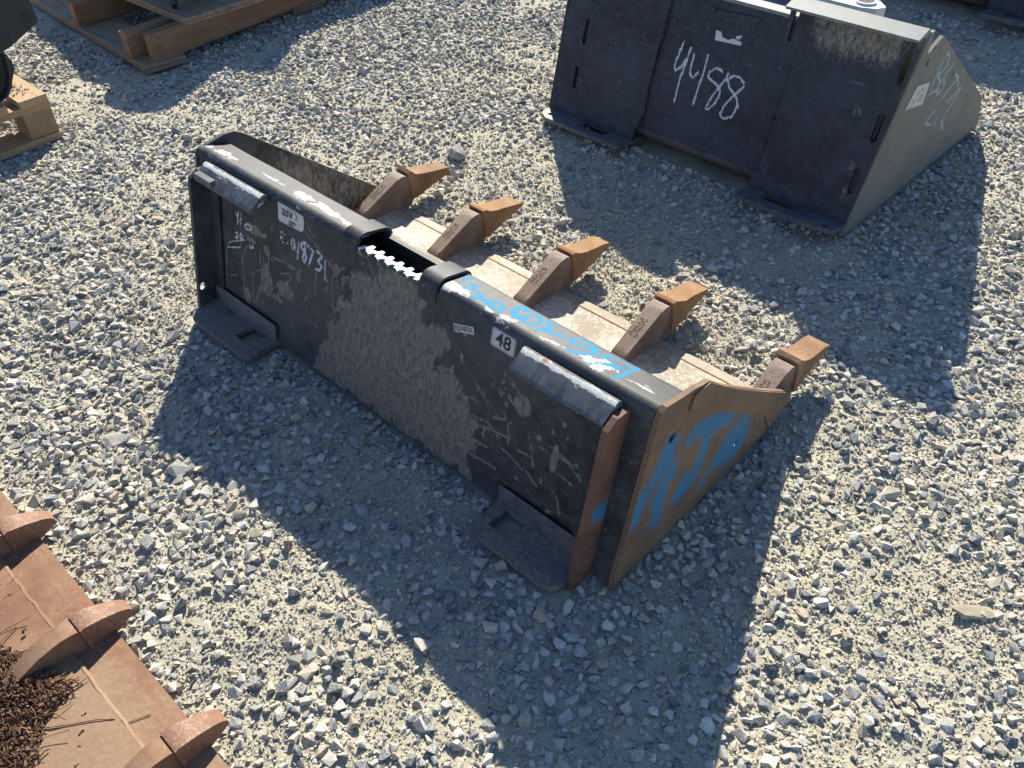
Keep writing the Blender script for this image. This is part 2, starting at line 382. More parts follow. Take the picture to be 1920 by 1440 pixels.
DRIP1=[
  (.0020,[(.185,.193),(.166,.159),(.166,.063)]),
  (.0020,[(.231,.199),(.231,.163)]),
  (.0020,[(.244,.194),(.244,.162)]),
  (.0020,[(.265,.209),(.260,.167)]),
  (.0020,[(.201,.132),(.215,.146),(.246,.163)]),
  (.0020,[(.202,.128),(.200,.063)]),
  (.0020,[(.104,.157),(.091,.041)]),
  (.0020,[(.108,.092),(.139,.105)]),
  (.0020,[(.481,.257),(.476,.236),(.479,.178)]),
  (.0020,[(.484,.249),(.502,.269),(.513,.275)]),
  (.0020,[(.509,.251),(.524,.263)]),
  (.0020,[(.507,.249),(.507,.226)]),
  (.0020,[(.423,.232),(.426,.218),(.421,.179)]),
  (.0020,[(.279,.102),(.312,.148),(.339,.180)]),
  (.0020,[(.259,.106),(.280,.136),(.300,.157)]),
  (.0020,[(.207,.066),(.227,.111),(.248,.141)]),
  (.0020,[(.306,.178),(.338,.193),(.346,.181)]),
  (.0020,[(.335,.206),(.380,.214)]),
  (.0020,[(.282,.204),(.320,.211),(.356,.212)]),
  (.0020,[(.389,.302),(.442,.279),(.481,.258)]),
  (.0020,[(.397,.316),(.417,.302)]),
]
DRIP2=[
  (.0020,[(1.007,.166),(1.020,.126)]),
  (.0020,[(.936,.119),(.962,.118),(.999,.105)]),
  (.0020,[(.985,.137),(1.010,.140)]),
  (.0020,[(1.024,.170),(1.043,.170)]),
  (.0020,[(1.045,.183),(1.070,.180),(1.101,.175)]),
  (.0020,[(1.059,.175),(1.090,.172),(1.117,.157)]),
  (.0020,[(1.071,.142),(1.102,.139)]),
  (.0020,[(1.005,.110),(1.034,.092)]),
  (.0020,[(1.066,.106),(1.081,.092),(1.090,.067)]),
  (.0020,[(.873,.066),(.941,.071)]),
  (.0020,[(.890,.081),(.890,.062)]),
]
DRIP3=[
  (.0020,[(.941,.191),(.952,.176),(.960,.153),(.960,.134)]),
  (.0020,[(.874,.146),(.908,.151),(.943,.132)]),
  (.0020,[(.893,.136),(.963,.149)]),
  (.0020,[(.872,.099),(.916,.102)]),
  (.0020,[(.869,.072),(.869,.119)]),
  (.0020,[(.918,.167),(.944,.177)]),
  (.0020,[(.956,.178),(.962,.179)]),
  (.0020,[(.852,.173),(.869,.180),(.882,.178)]),
  (.0020,[(.847,.165),(.861,.161),(.864,.150)]),
  (.0020,[(.810,.206),(.817,.217)]),
  (.0020,[(.789,.193),(.786,.182)]),
]
DRIP4=[
  (.0030,[(.580,.343),(.599,.334)]),
  (.0030,[(.574,.325),(.584,.312),(.592,.298)]),
  (.0030,[(.516,.328),(.565,.321)]),
  (.0030,[(.641,.339),(.652,.315)]),
  (.0030,[(.681,.337),(.689,.308)]),
  (.0030,[(.700,.354),(.702,.336)]),
  (.0030,[(.629,.322),(.625,.281)]),
  (.0030,[(.603,.336),(.607,.322)]),
  (.0030,[(.511,.347),(.520,.327)]),
  (.0030,[(.508,.335),(.535,.330)]),
]
BLUE_TUBE_A=[
  (.0060,[(.762,.124),(.765,.133),(.777,.136)]),
  (.0060,[(.765,.133),(.778,.119)]),
  (.0060,[(.789,.124),(.803,.130)]),
  (.0060,[(.792,.122),(.811,.114),(.834,.107),(.841,.097)]),
  (.0060,[(.792,.105),(.803,.101),(.807,.109)]),
  (.0060,[(.823,.095),(.834,.095),(.840,.100)]),
  (.0060,[(.843,.104),(.859,.097),(.870,.094)]),
  (.0060,[(.848,.104),(.853,.114)]),
  (.0060,[(.870,.094),(.886,.097),(.882,.111),(.873,.116),(.862,.114),(.863,.103)]),
  (.0060,[(.868,.098),(.883,.097)]),
  (.0060,[(.913,.138),(.896,.140),(.893,.128),(.900,.110),(.916,.102),(.929,.106)]),
  (.0060,[(.894,.133),(.903,.115),(.922,.108)]),
  (.0060,[(.907,.130),(.909,.139)]),
  (.0060,[(.927,.109),(.923,.121),(.927,.136),(.942,.135),(.950,.123),(.945,.110),(.936,.106)]),
  (.0060,[(.954,.137),(.967,.125),(.984,.114)]),
  (.0060,[(.957,.102),(.965,.113),(.984,.113)]),
  (.0060,[(.966,.126),(.968,.109)]),
  (.0060,[(.959,.137),(.971,.140)]),
  (.0060,[(.989,.117),(.995,.120)]),
]
BLUE_TUBE_B=[
  (.0060,[(.986,.120),(1.002,.121)]),
  (.0060,[(1.015,.122),(1.015,.132),(1.023,.140),(1.040,.139),(1.056,.134)]),
  (.0060,[(1.016,.120),(1.029,.118),(1.043,.120),(1.052,.129)]),
  (.0060,[(1.050,.139),(1.059,.132),(1.063,.119),(1.054,.107),(1.042,.099),(1.028,.097)]),
  (.0060,[(1.073,.126),(1.088,.120),(1.102,.120),(1.119,.122)]),
  (.0060,[(1.076,.129),(1.086,.136),(1.100,.139)]),
  (.0060,[(1.077,.094),(1.084,.106),(1.094,.113),(1.110,.116)]),
  (.0060,[(1.102,.139),(1.119,.139),(1.133,.139)]),
  (.0060,[(1.132,.140),(1.128,.127),(1.128,.110),(1.125,.094)]),
]
BLUE_SIDE=[
  (.0160,[(.117,.246),(.117,.222),(.099,.204),(.085,.191)]),
  (.0140,[(.085,.191),(.062,.178),(.048,.158),(.040,.135)]),
  (.0140,[(.119,.220),(.124,.184),(.112,.168),(.108,.137)]),
  (.0130,[(.108,.137),(.108,.106),(.106,.076)]),
  (.0120,[(.306,.172),(.281,.184),(.250,.201),(.222,.209),(.194,.220),(.176,.214)]),
  (.0120,[(.228,.207),(.232,.177),(.232,.147),(.221,.125),(.214,.100)]),
  (.0120,[(.214,.100),(.195,.089),(.167,.085)]),
  (.0080,[(.185,.124),(.163,.094)]),
  (.0100,[(.287,.182),(.266,.178)]),
  (.0160,[(.360,.124),(.345,.118),(.320,.103),(.300,.085)]),
  (.0160,[(.361,.121),(.375,.077),(.360,.055),(.334,.052)]),
  (.0120,[(.338,.100),(.329,.070)]),
  (.0120,[(.300,.085),(.286,.073)]),
  (.0090,[(.282,.076),(.263,.061),(.247,.049)]),
  (.0080,[(.143,.182),(.137,.162)]),
]
CHALK2=[
  (.0040,[(-.590,.318),(-.597,.285),(-.603,.253),(-.597,.241),(-.582,.252),(-.572,.277)]),
  (.0040,[(-.565,.307),(-.569,.270),(-.576,.222),(-.577,.163)]),
  (.0040,[(-.550,.294),(-.552,.262),(-.547,.241),(-.537,.238),(-.525,.255)]),
  (.0040,[(-.508,.302),(-.509,.262),(-.513,.218),(-.516,.171)]),
  (.0040,[(-.454,.276),(-.475,.278),(-.492,.264),(-.491,.250),(-.471,.244),(-.450,.235),(-.444,.223),(-.451,.195),(-.469,.173),(-.476,.173),(-.468,.202),(-.451,.238),(-.438,.261),(-.435,.276)]),
  (.0040,[(-.385,.264),(-.398,.274),(-.419,.274),(-.433,.260),(-.422,.243),(-.396,.228),(-.384,.208),(-.392,.177),(-.416,.165),(-.428,.173),(-.423,.197),(-.405,.225),(-.382,.256)]),
]
RUST2=[
  (.0060,[(-.789,.260),(-.797,.233),(-.808,.212),(-.804,.190),(-.802,.174),(-.818,.149)]),
  (.0060,[(-.848,.154),(-.848,.137),(-.852,.112)]),
  (.0060,[(-.842,.154),(-.818,.149)]),
  (.0060,[(-.761,.184),(-.769,.160),(-.750,.156),(-.739,.142)]),
  (.0060,[(-.778,.363),(-.790,.323),(-.793,.298)]),
]
MUDPOLY=[ (.418,.006),(.440,.064),(.477,.123),(.496,.170),(.518,.214),(.537,.270),(.579,.294),(.598,.284),(.616,.321),(.645,.312),(.666,.342),(.694,.343),(.720,.334),(.740,.271),(.759,.264),(.787,.262),(.787,.246),(.774,.215),(.780,.194),(.792,.189),(.812,.189),(.834,.178),(.838,.167),(.861,.154),(.878,.147),(.900,.136),(.888,.107),(.876,.076),(.874,.039),(.885,.011) ]
SPLAT=[ (.254,.138,.022,.035),(.321,.146,.030,.020),(.255,.167,.010,.014),(.487,.262,.010,.012),(.368,.196,.008,.012),(.511,.251,.008,.010),(.292,.114,.020,.008),(.180,.072,.012,.020),(.655,.275,.020,.030),(.691,.270,.015,.040),(.645,.312,.012,.020),(1.059,.166,.008,.030),(.816,.163,.012,.020),(.240,.238,.020,.006),(.199,.211,.020,.006),(.257,.210,.015,.012),(.723,.305,.012,.020),(.577,.336,.010,.010),(.929,.224,.005,.006),(.944,.208,.005,.006),(.816,.284,.005,.004),(.834,.287,.005,.004),(1.023,.186,.006,.006),(.977,.224,.020,.020),(.045,.113,.008,.020),(.039,.057,.008,.020),(.211,.239,.030,.012) ]
BLUE2=[
  (.0025,[(.257,.300),(.259,.334),(.261,.364),(.279,.386),(.299,.373),(.310,.346),(.287,.334),(.258,.339)]),
  (.0025,[(.277,.327),(.305,.306),(.301,.284),(.276,.288),(.257,.288)]),
  (.0025,[(.354,.336),(.327,.320),(.305,.294),(.317,.268)]),
  (.0025,[(.330,.302),(.344,.286),(.338,.270),(.315,.268)]),
  (.0025,[(.366,.237),(.396,.256),(.435,.272)]),
  (.0025,[(.402,.296),(.442,.271),(.464,.243)]),
  (.0025,[(.430,.212),(.496,.231),(.477,.198)]),
  (.0025,[(.478,.193),(.458,.173)]),
]
BLUE2b=[
  (.0025,[(.354,.212),(.319,.200),(.324,.186),(.360,.172)]),
  (.0025,[(.394,.179),(.392,.158)]),
  (.0025,[(.463,.158),(.446,.125)]),
  (.0025,[(.440,.157),(.486,.111)]),
]

# ------------------------------------------------------------ the ground
def axis_coords(lo, hi, step, far):
    mid = np.arange(lo, hi+step*.5, step); g = [step]; t = 0; a = []
    s = step
    while t < far: s *= 1.35; t += s; a.append(t)
    a = np.array(a); return np.r_[(lo-a)[::-1], mid, hi+a]
FOOT = [  # places where something stands flat on the ground: the gravel is pressed down there
    [(.0, .0), (1.22, .0), (1.22, .56), (.0, .56)], [(.05, -.085), (.30, -.085), (.30, .0), (.05, .0)], [(.96, -.085), (1.18, -.085), (1.18, .0), (.96, .0)],
    [(-.01, 1.27), (1.0, 1.25), (1.02, 2.02), (.0, 2.02)], [(.24, -.72), (1.26, -.72), (1.26, -1.6), (.24, -1.6)], [(.24, -.60), (1.26, -.60), (1.26, -.72), (.24, -.72)],
    [(-2.6, .60), (-1.29, .58), (-1.28, .74), (-2.6, .80)], [(-2.6, 1.28), (-1.36, 1.28), (-1.36, 1.44), (-2.6, 1.44)], [(-1.16, -.95), (-1.04, -.95), (-1.06, .15), (-1.18, .15)], [(-.35, 2.97), (1.08, 2.95), (1.1, 4.0), (-.35, 4.0)]]
def height(P):
    r = np.hypot(P[:, 0]-.3, P[:, 1]-.8); fade = np.clip((9-r)/5, 0, 1)
    h = (vnoise(P, 1.4, 1)-.5)*.022 + (vnoise(P, 5.5, 2)-.5)*.012 + (vnoise(P, 19, 3)-.5)*.007 + (vnoise(P, 48, 4)-.5)*.006
    h = h*fade - .004
    for poly in FOOT:
        lo = np.min(poly, 0)-.06; hi = np.max(poly, 0)+.06
        k = (P[:, 0] > lo[0]) & (P[:, 0] < hi[0]) & (P[:, 1] > lo[1]) & (P[:, 1] < hi[1])
        if k.any():
            Q = P[k]; ins = in_poly(Q, poly); d = np.where(ins, 0, seg_dist(Q, list(poly)+[poly[0]])); w = np.clip(1-d/.05, 0, 1)
            h[k] = h[k]*(1-w) + np.minimum(h[k], -.006)*w
    return h
xs = axis_coords(-2.9, 2.1, .0105, 120); ys = axis_coords(-1.25, 3.7, .0105, 120)
gx, gy = np.meshgrid(xs, ys); P2 = np.c_[gx.ravel(), gy.ravel()]; H = height(P2)
nx, ny = len(xs), len(ys); idx = np.arange(nx*ny).reshape(ny, nx)
quads = np.stack([idx[:-1, :-1], idx[:-1, 1:], idx[1:, 1:], idx[1:, :-1]], -1).reshape(-1, 4)
def np_mesh(name, V, F):
    me = bpy.data.meshes.new(name); k = F.shape[1]
    me.vertices.add(len(V)); me.vertices.foreach_set('co', V.astype(np.float32).ravel())
    me.loops.add(F.size); me.loops.foreach_set('vertex_index', F.astype(np.int32).ravel())
    me.polygons.add(len(F)); me.polygons.foreach_set('loop_start', np.arange(0, F.size, k, dtype=np.int32))
    me.update(calc_edges=True); me.polygons.foreach_set('use_smooth', np.zeros(len(F), bool)); return me
me = np_mesh('ground', np.c_[P2, H], quads); me.polygons.foreach_set('use_smooth', np.ones(len(quads), bool))
tag(link('ground', me, 'ground'), kind='structure')

# ------------------------------------------------------------ crushed stone, too many to count
VIEW = [(-3.0, .35), (-2.3, -.25), (.3, -1.3), (1.0, -1.25), (2.15, .0), (2.1, 1.0), (1.75, 3.7), (.2, 3.75)]
def fines(P):
    """0..1: where the lot is fine dust and clods rather than stone"""
    f = np.clip((vnoise(P, 2.3, 11)*.45 + vnoise(P, 7, 12)*.38 + vnoise(P, 21, 13)*.17 - .36)/.26, 0, 1)*.85
    for (x, y, rx, ry, a) in ((1.60, .30, .22, .26, 1.), (1.35, .02, .06, .22, .9), (.36, 1.06, .24, .08, 1.15), (.87, -.34, .20, .06, .95), (1.13, -.40, .14, .05, .8), (-.05, -.06, .12, .10, 1.), (-.45, .96, .45, .10, .8), (-.60, .63, .2, .12, .5), (1.05, 2.55, .25, .2, .6), (1.29, .62, .14, .1, .8), (.87, .60, .30, .06, .7), (.48, -.58, .12, .05, .8), (1.52, .60, .16, .12, .7), (-.1, -.35, .2, .12, .6), (1.30, -.12, .10, .12, .5), (1.0, -.16, .12, .06, .4)):
        f = np.maximum(f, a*np.exp(-(((P[:, 0]-x)/rx)**2 + ((P[:, 1]-y)/ry)**2)))
    return np.clip(f, 0, 1)
def proto(n, seed, flat):
    g = np.random.default_rng(seed); bm = bmesh.new()
    pts = g.normal(size=(n*3, 3)); pts /= np.linalg.norm(pts, axis=1)[:, None]
    keep = [pts[0]]
    for q in pts[1:]:
        if len(keep) < n and min(np.linalg.norm(q-k) for k in keep) > .95/math.sqrt(n): keep.append(q)
    sy_, sz_ = g.uniform(.58, .98), flat*g.uniform(.65, 1.15); pw = g.uniform(.45, .8)
    for q in keep: bm.verts.new(np.sign(q)*np.abs(q)**pw * g.uniform(.72, 1.10) * np.array([1, sy_, sz_]))
    r = bmesh.ops.convex_hull(bm, input=bm.verts)
    bmesh.ops.delete(bm, geom=[v for v in bm.verts if not v.link_faces], context='VERTS')
    bmesh.ops.triangulate(bm, faces=bm.faces); bmesh.ops.recalc_face_normals(bm, faces=bm.faces); bm.verts.index_update()
    V = np.array([v.co[:] for v in bm.verts]); F = np.array([[v.index for v in f.verts] for f in bm.faces]); bm.free()
    return V/np.abs(V[:, :2]).max(), F
def scatter(npm2, dmax, r_lo, r_mode, r_hi, dens, seed):
    g = np.random.default_rng(seed); lo = np.min(VIEW, 0); hi = np.max(VIEW, 0); n = int(npm2*np.prod(hi-lo))
    P = g.uniform(lo, hi, (n, 2)); k = in_poly(P, VIEW); P = P[k]
    d = np.linalg.norm(np.c_[P, np.zeros(len(P))]-CAM, axis=1)
    pr = np.clip((dmax-d)/.5, 0, 1)*dens(P); k = g.random(len(P)) < pr; P = P[k]
    r = g.triangular(r_lo, r_mode, r_hi, len(P)); return P, r
def separate(P, r, cell, f):
    o = np.argsort(-r); grid = {}; keep = []
    px = P[:, 0].tolist(); py = P[:, 1].tolist(); rl = r.tolist()
    for i in o.tolist():
        x, y, q = px[i], py[i], rl[i]; cx, cy = int(x//cell), int(y//cell); ok = True
        for a in (cx-1, cx, cx+1):
            for b in (cy-1, cy, cy+1):
                for j in grid.get((a, b), ()):
                    s = (q+rl[j])*f
                    if (x-px[j])**2+(y-py[j])**2 < s*s: ok = False; break
                if not ok: break
            if not ok: break
        if ok: grid.setdefault((cx, cy), []).append(i); keep.append(i)
    return np.array(keep)
PAL = np.array([(.47, .45, .395), (.42, .405, .36), (.52, .50, .45), (.32, .325, .315), (.19, .205, .22), (.11, .125, .145), (.43, .375, .28), (.36, .27, .21), (.58, .56, .51)])
PALW = np.array([.19, .20, .07, .18, .15, .08, .08, .02, .03])
def stones(P, r, protos, seed, sink, tan=0., tilt=.45, pile=0.):
    g = np.random.default_rng(seed); n = len(P); h = height(P); pk = g.integers(0, len(protos), n)
    a = g.uniform(0, 2*np.pi, n); tx = g.normal(0, tilt, n); ty = g.normal(0, tilt, n)
    ca, sa, cx, sx, cy, sy = np.cos(a), np.sin(a), np.cos(tx), np.sin(tx), np.cos(ty), np.sin(ty); O = np.zeros(n); I = np.ones(n)
    Rz = np.stack([ca, -sa, O, sa, ca, O, O, O, I], 1).reshape(n, 3, 3); Rx = np.stack([I, O, O, O, cx, -sx, O, sx, cx], 1).reshape(n, 3, 3)
    Ry = np.stack([cy, O, sy, O, I, O, -sy, O, cy], 1).reshape(n, 3, 3); R = Ry@Rx@Rz
    ci = g.choice(len(PAL), n, p=PALW); C = PAL[ci]*g.uniform(.82, 1.15, (n, 1))
    if tan: t = (g.random(n) < tan)[:, None]; C = np.where(t, np.array([.42, .375, .285])*g.uniform(.8, 1.2, (n, 1)), C)
    VV, FF, CC = [], [], []; off = 0
    for k, (V, F) in enumerate(protos):
        s = np.where(pk == k)[0]
        if not len(s): continue
        W = np.einsum('nij,mj->nmi', R[s], V)*r[s][:, None, None]
        zmin = W[:, :, 2].min(1); zmax = W[:, :, 2].max(1)
        z0 = h[s] - zmin - sink*(zmax-zmin)*g.uniform(.5, 1.3, len(s)) + pile*g.random(len(s))*r[s]
        W[:, :, 0] += P[s, 0][:, None]; W[:, :, 1] += P[s, 1][:, None]; W[:, :, 2] += z0[:, None]
        m = V.shape[0]; VV.append(W.reshape(-1, 3)); FF.append((F[None]+(np.arange(len(s))*m)[:, None, None]+off).reshape(-1, 3)); off += len(s)*m
        CC.append(np.repeat(C[s], len(F), 0))
    return np.concatenate(VV), np.concatenate(FF), np.concatenate(CC)
def off_foot(P, r):
    k = np.ones(len(P), bool)
    for poly in FOOT:
        k &= ~(in_poly(P, poly) | (seg_dist(P, list(poly)+[poly[0]]) < r*.55))
    return k
def gravel(name, layers):
    V = []; F = []; C = []; o = 0
    for v, f, c in layers: V.append(v); F.append(f+o); C.append(c); o += len(v)
    me = np_mesh(name, np.concatenate(V), np.concatenate(F)); C = np.concatenate(C)
    a = me.attributes.new('Col', 'FLOAT_COLOR', 'FACE'); a.data.foreach_set('color', np.c_[C, np.ones(len(C))].astype(np.float32).ravel())
    return tag(link(name, me, 'gravel'), kind='stuff')
big = [proto(12, 100+i, .72) for i in range(26)]; mid = [proto(9, 300+i, .75) for i in range(18)]; small = [proto(7, 500+i, .8) for i in range(12)]
P, r = scatter(12000, 9, .0040, .0060, .0132, lambda P: 1-.96*np.clip(fines(P)*1.15, 0, 1), 21)
P0, r0 = scatter(38, 9, .0125, .0145, .0200, lambda P: 1-.6*fines(P), 22); P = np.r_[P, P0]; r = np.r_[r, r0]
gq = np.random.default_rng(91); RING = []
for (a, b, n_) in (((.30, -.006), (.96, -.006), 260), ((1.226, .0), (1.226, .50), 200), ((.0, -.01), (.0, .5), 60), ((.72, 1.225), (.28, 1.25), 90), ((1.006, 1.23), (1.02, 2.0), 160), ((.06, -.088), (.30, -.088), 60), ((.96, -.088), (1.16, -.088), 60), ((.24, -.590), (1.2, -.590), 160)):
    t_ = gq.random(n_)[:, None]; e = np.array(b)-np.array(a); nr = np.array([e[1], -e[0]])/np.linalg.norm(e); RING.append(np.array(a)+t_*e+(nr*(1 if b[1] < 1.9 or a[0] > .9 else -1))*np.abs(gq.normal(.004, .014, n_))[:, None])
Pr = np.concatenate(RING); P = np.r_[P, Pr]; r = np.r_[r, gq.triangular(.004, .006, .011, len(Pr))]
k = off_foot(P, r); P, r = P[k], r[k]; k = separate(P, r, .045, .70); P, r = P[k], r[k]
L1 = stones(P, r, big, 31, .46, pile=.22, tan=.12, tilt=.32)
Pm, rm = scatter(13000, 3.8, .0020, .0030, .0052, lambda P: 1-.62*fines(P), 23); k = off_foot(Pm, rm); Pm, rm = Pm[k], rm[k]
k = separate(np.r_[P, Pm], np.r_[r, rm], .045, .60); k = k[k >= len(P)]-len(P); L2 = stones(Pm[k], rm[k], mid, 32, .40, tan=.35)
Ps, rs = scatter(30000, 2.7, .0010, .0016, .0032, lambda P: .5+.5*fines(P), 24); k = off_foot(Ps, rs); Ps, rs = Ps[k], rs[k]
L3 = stones(Ps, rs, small, 33, .35, tan=.72)
Pc, rc = scatter(2600, 3.4, .0030, .0042, .0085, lambda P: np.clip((fines(P)-.45)/.4, 0, 1), 25); k = off_foot(Pc, rc); Pc, rc = Pc[k], rc[k]
L4 = stones(Pc, rc, mid, 34, .45, tan=.97)
gravel('gravel', [L1, L2]); gravel('gravel_chips', [L3, L4])

# ------------------------------------------------------------ tooth bucket, the main thing
W = 1.22; LEAN = .22
tb = thing('tooth_bucket', 'black toothed loader bucket with 48 label and blue spray writing', 'loader bucket', (0, 0, 0))
prof = [(.002, .008)] + [(LEAN*z, z) for z in np.arange(.012, .3241, .003)]
c0 = (.0895, .3265)
prof += [(c0[0]+.0175*math.cos(a), c0[1]+.0185*math.sin(a)) for a in np.linspace(math.pi*.97, math.pi*.52, 8)]
prof += [(y, .3452-.205*(y-.090)) for y in np.arange(.0925, .1401, .003)]
prof += [(.1405+.0105*math.sin(a), .3245+.0105*math.cos(a)) for a in np.linspace(.3, 1.5, 5)]
prof += [(.1512, .312), (.1505, .290)]
prof = np.array(prof); ns = len(prof); itop = int(np.argmin(np.abs(prof[:, 1]-.324)+10*(prof[:, 0] > .08)))
xsb = np.unique(np.round(np.r_[np.arange(.0, W-.009, .003), .548, .764, W-.010], 4))
XX, SS = np.meshgrid(xsb, np.arange(ns)); PY = prof[SS.ravel(), 0]; PZ = prof[SS.ravel(), 1]; PX = XX.ravel()
dent = (vnoise(np.c_[PX, PZ+PY], 9, 5)-.5)*.0022; V = np.c_[PX, PY+dent, PZ]
I = np.arange(len(V)).reshape(ns, len(xsb)); Q = np.stack([I[:-1, :-1], I[:-1, 1:], I[1:, 1:], I[1:, :-1]], -1).reshape(-1, 4)
cx = V[Q][:, :, 0].mean(1); cs = SS.ravel()[Q].mean(1)
Q = Q[~((cx > .548) & (cx < .764) & (cs > itop+2))]
me = np_mesh('back_plate', V, Q); me.polygons.foreach_set('use_smooth', np.ones(len(Q), bool))
BACK = np.c_[PX, PZ]; TOP = np.c_[PX, PY]; istop = (SS.ravel() > itop)
mud = in_poly(BACK, MUDPOLY)*1.; dm = seg_dist(BACK, MUDPOLY+[MUDPOLY[0]]); mud = np.clip(.5+(np.where(mud > 0, dm, -dm)+(vnoise(BACK*np.array([1, .6]), 60, 61)-.5)*.030)/.026, 0, 1)*.80
lob = vnoise(BACK*np.array([1, .45]), 34, 6); mud = np.clip(mud + np.clip((.05-dm)/.05, 0, 1)*(lob > .70)*(mud < .5)*.55, 0, 1)
for x, z, a, b in SPLAT:
    d = np.hypot((PX-x)/a, (PZ-z)/b); mud = np.maximum(mud, np.clip((1.25-d)/.5, 0, 1)*.86)
g2 = np.random.default_rng(3)
for _ in range(150):
    x = g2.uniform(.06, 1.14); z = g2.uniform(.03, .315); a = g2.uniform(.0012, .0042); d = np.hypot(PX-x, (PZ-z)/g2.uniform(.9, 1.8)); mud = np.maximum(mud, np.clip((a*1.3-d)/(a*.6), 0, 1)*g2.uniform(.4, .75))
mud = np.maximum(mud, .76*strokes(BACK, DRIP1+DRIP2+DRIP3, .7, 1.35)); mud = np.maximum(mud, .7*strokes(BACK, DRIP4, .6, 1.2))
mud = np.maximum(mud, np.clip((.035-PZ)/.03, 0, 1)*.5)
SPL = []
for _ in range(64):
    x = g2.choice([g2.uniform(.12, .52), g2.uniform(.80, 1.12)]); z = g2.uniform(.05, .24); a = g2.normal(math.pi/2, .45) if x < .55 else g2.normal(2.6, .35); cv = g2.normal(0, 4.); L = g2.uniform(.02, .075); pts = []
    for _k in range(7): pts.append((x, z)); x += math.cos(a)*L/6; z += math.sin(a)*L/6; a += cv*L/6*2.2
    SPL.append((g2.uniform(.0011, .0021), pts))
    if g2.random() < .5: d = np.hypot(PX-pts[-1][0], (PZ-pts[-1][1])*.8); mud = np.maximum(mud, np.clip((.0062-d)/.002, 0, 1)*.6)
mud = np.maximum(mud, .62*strokes(BACK, SPL, .7, 1.1))
mud[istop] *= 0
blue = np.zeros(len(V)); k = istop & (PY > .082); blue[k] = strokes(TOP[k], BLUE_TUBE_A+BLUE_TUBE_B, .45, .62)
chalk = strokes(BACK, CHALK1, .6, .95)*.8; chalk[istop] = 0
s_arc = np.r_[0, np.cumsum(np.hypot(*np.diff(prof, axis=0).T))][SS.ravel()]; s_top = s_arc[np.argmax(prof[:, 1])] if False else np.r_[0, np.cumsum(np.hypot(*np.diff(prof, axis=0).T))][itop+5]
t = (s_arc-s_top)/.062   # 0 at the rear corner of the rolled top, 1 at its front
big_ = vnoise(np.c_[PX*1.0, PY*2.], 8, 8); fin_ = vnoise(np.c_[PX, PY*1.5], 30, 18)
wear_glint = np.where(istop, np.clip(1-np.abs(t-.36-.16*np.sin(PX*6.))/.50, 0, 1), 0)*(.25+.85*big_)*(.55+.75*fin_)*1.15
wear_glint = np.maximum(wear_glint, np.clip(1-np.abs(t+.02)/.10, 0, 1)*(.25+.65*fin_)); wear_glint = np.where(PX > 1.10, wear_glint*.7, wear_glint)
wear_glint *= np.where(t > .85, .3, 1.)
for n_, a_ in (('mud', mud), ('blue', blue), ('chalk', chalk), ('wear_glint', wear_glint)): set_attr(me, n_, a_)
o = link('back_plate', me, 'black', tb); o['label'] = 'black back plate with dried mud, chalk numbers and blue sprayed letters'
# heel bend behind the plate and the inner trough of the bucket
def sheet(name, pr, x0, x1, th, mat, parent, res=.006, paint=None, jag=0.):
    """bent sheet with thickness, its cross-section pr=(y,z) run along x"""
    pr = np.array(pr); s = np.r_[0, np.cumsum(np.hypot(*np.diff(pr, axis=0).T))]; m = max(int(s[-1]/res), len(pr)); q = np.linspace(0, s[-1], m)
    pr = np.c_[np.interp(q, s, pr[:, 0]), np.interp(q, s, pr[:, 1])]; tg = np.gradient(pr, axis=0); nn = np.c_[tg[:, 1], -tg[:, 0]]; nn /= np.linalg.norm(nn, axis=1)[:, None]
    X = np.linspace(x0, x1, max(int((x1-x0)/res), 2)); k = len(X)
    def lay(p): return np.c_[np.tile(X, m), np.repeat(p[:, 0], k), np.repeat(p[:, 1], k)]
    A = lay(pr); B = lay(pr+nn*th); V = np.r_[A, B]; I = np.arange(m*k).reshape(m, k); J = I+m*k
    f = lambda I: np.stack([I[:-1, :-1], I[:-1, 1:], I[1:, 1:], I[1:, :-1]], -1).reshape(-1, 4)
    E = []
    for a, b in ((I[0], J[0]), (J[-1], I[-1]), (J[:, 0], I[:, 0]), (I[:, -1], J[:, -1])): E.append(np.stack([a[1:], a[:-1], b[:-1], b[1:]], -1))
    if jag:
        kk = I[0]; V[kk, 2] += rng.normal(0, jag, len(kk)); V[J[0], 2] = V[kk, 2]-th*.3
    me = np_mesh(name, V, np.concatenate([f(I), f(J)[:, ::-1]]+E))
    if paint:
        for n_, v_ in paint(V).items(): set_attr(me, n_, v_)
    return link(name, me, mat, parent)
fl_ = sheet('floor', [(.1485, .322), (.152, .27), (.168, .17), (.205, .085), (.265, .035), (.33, .020), (.42, .016), (.540, .013)], .010, W-.010, -.007, 'floor', tb, .006, lambda V: {'wear_glint': .10*vnoise(V[:, :2], 9, 9)})
sheet('heel_sheet', [(.004, .006), (.05, .002), (.30, .002), (.50, .003)], .010, W-.010, -.004, 'inside', tb, .03)
prism('cutting_edge', [(.500, .000), (.500, .0120), (.536, .0185), (.556, .0170), (.568, .009), (.568, .002)], .010, W-.010, 'floor', tb, .0012)
prism('edge_bead', [(.526, .0185), (.531, .0220), (.536, .0208), (.539, .0165)], .012, W-.012, 'edge', tb, .001)
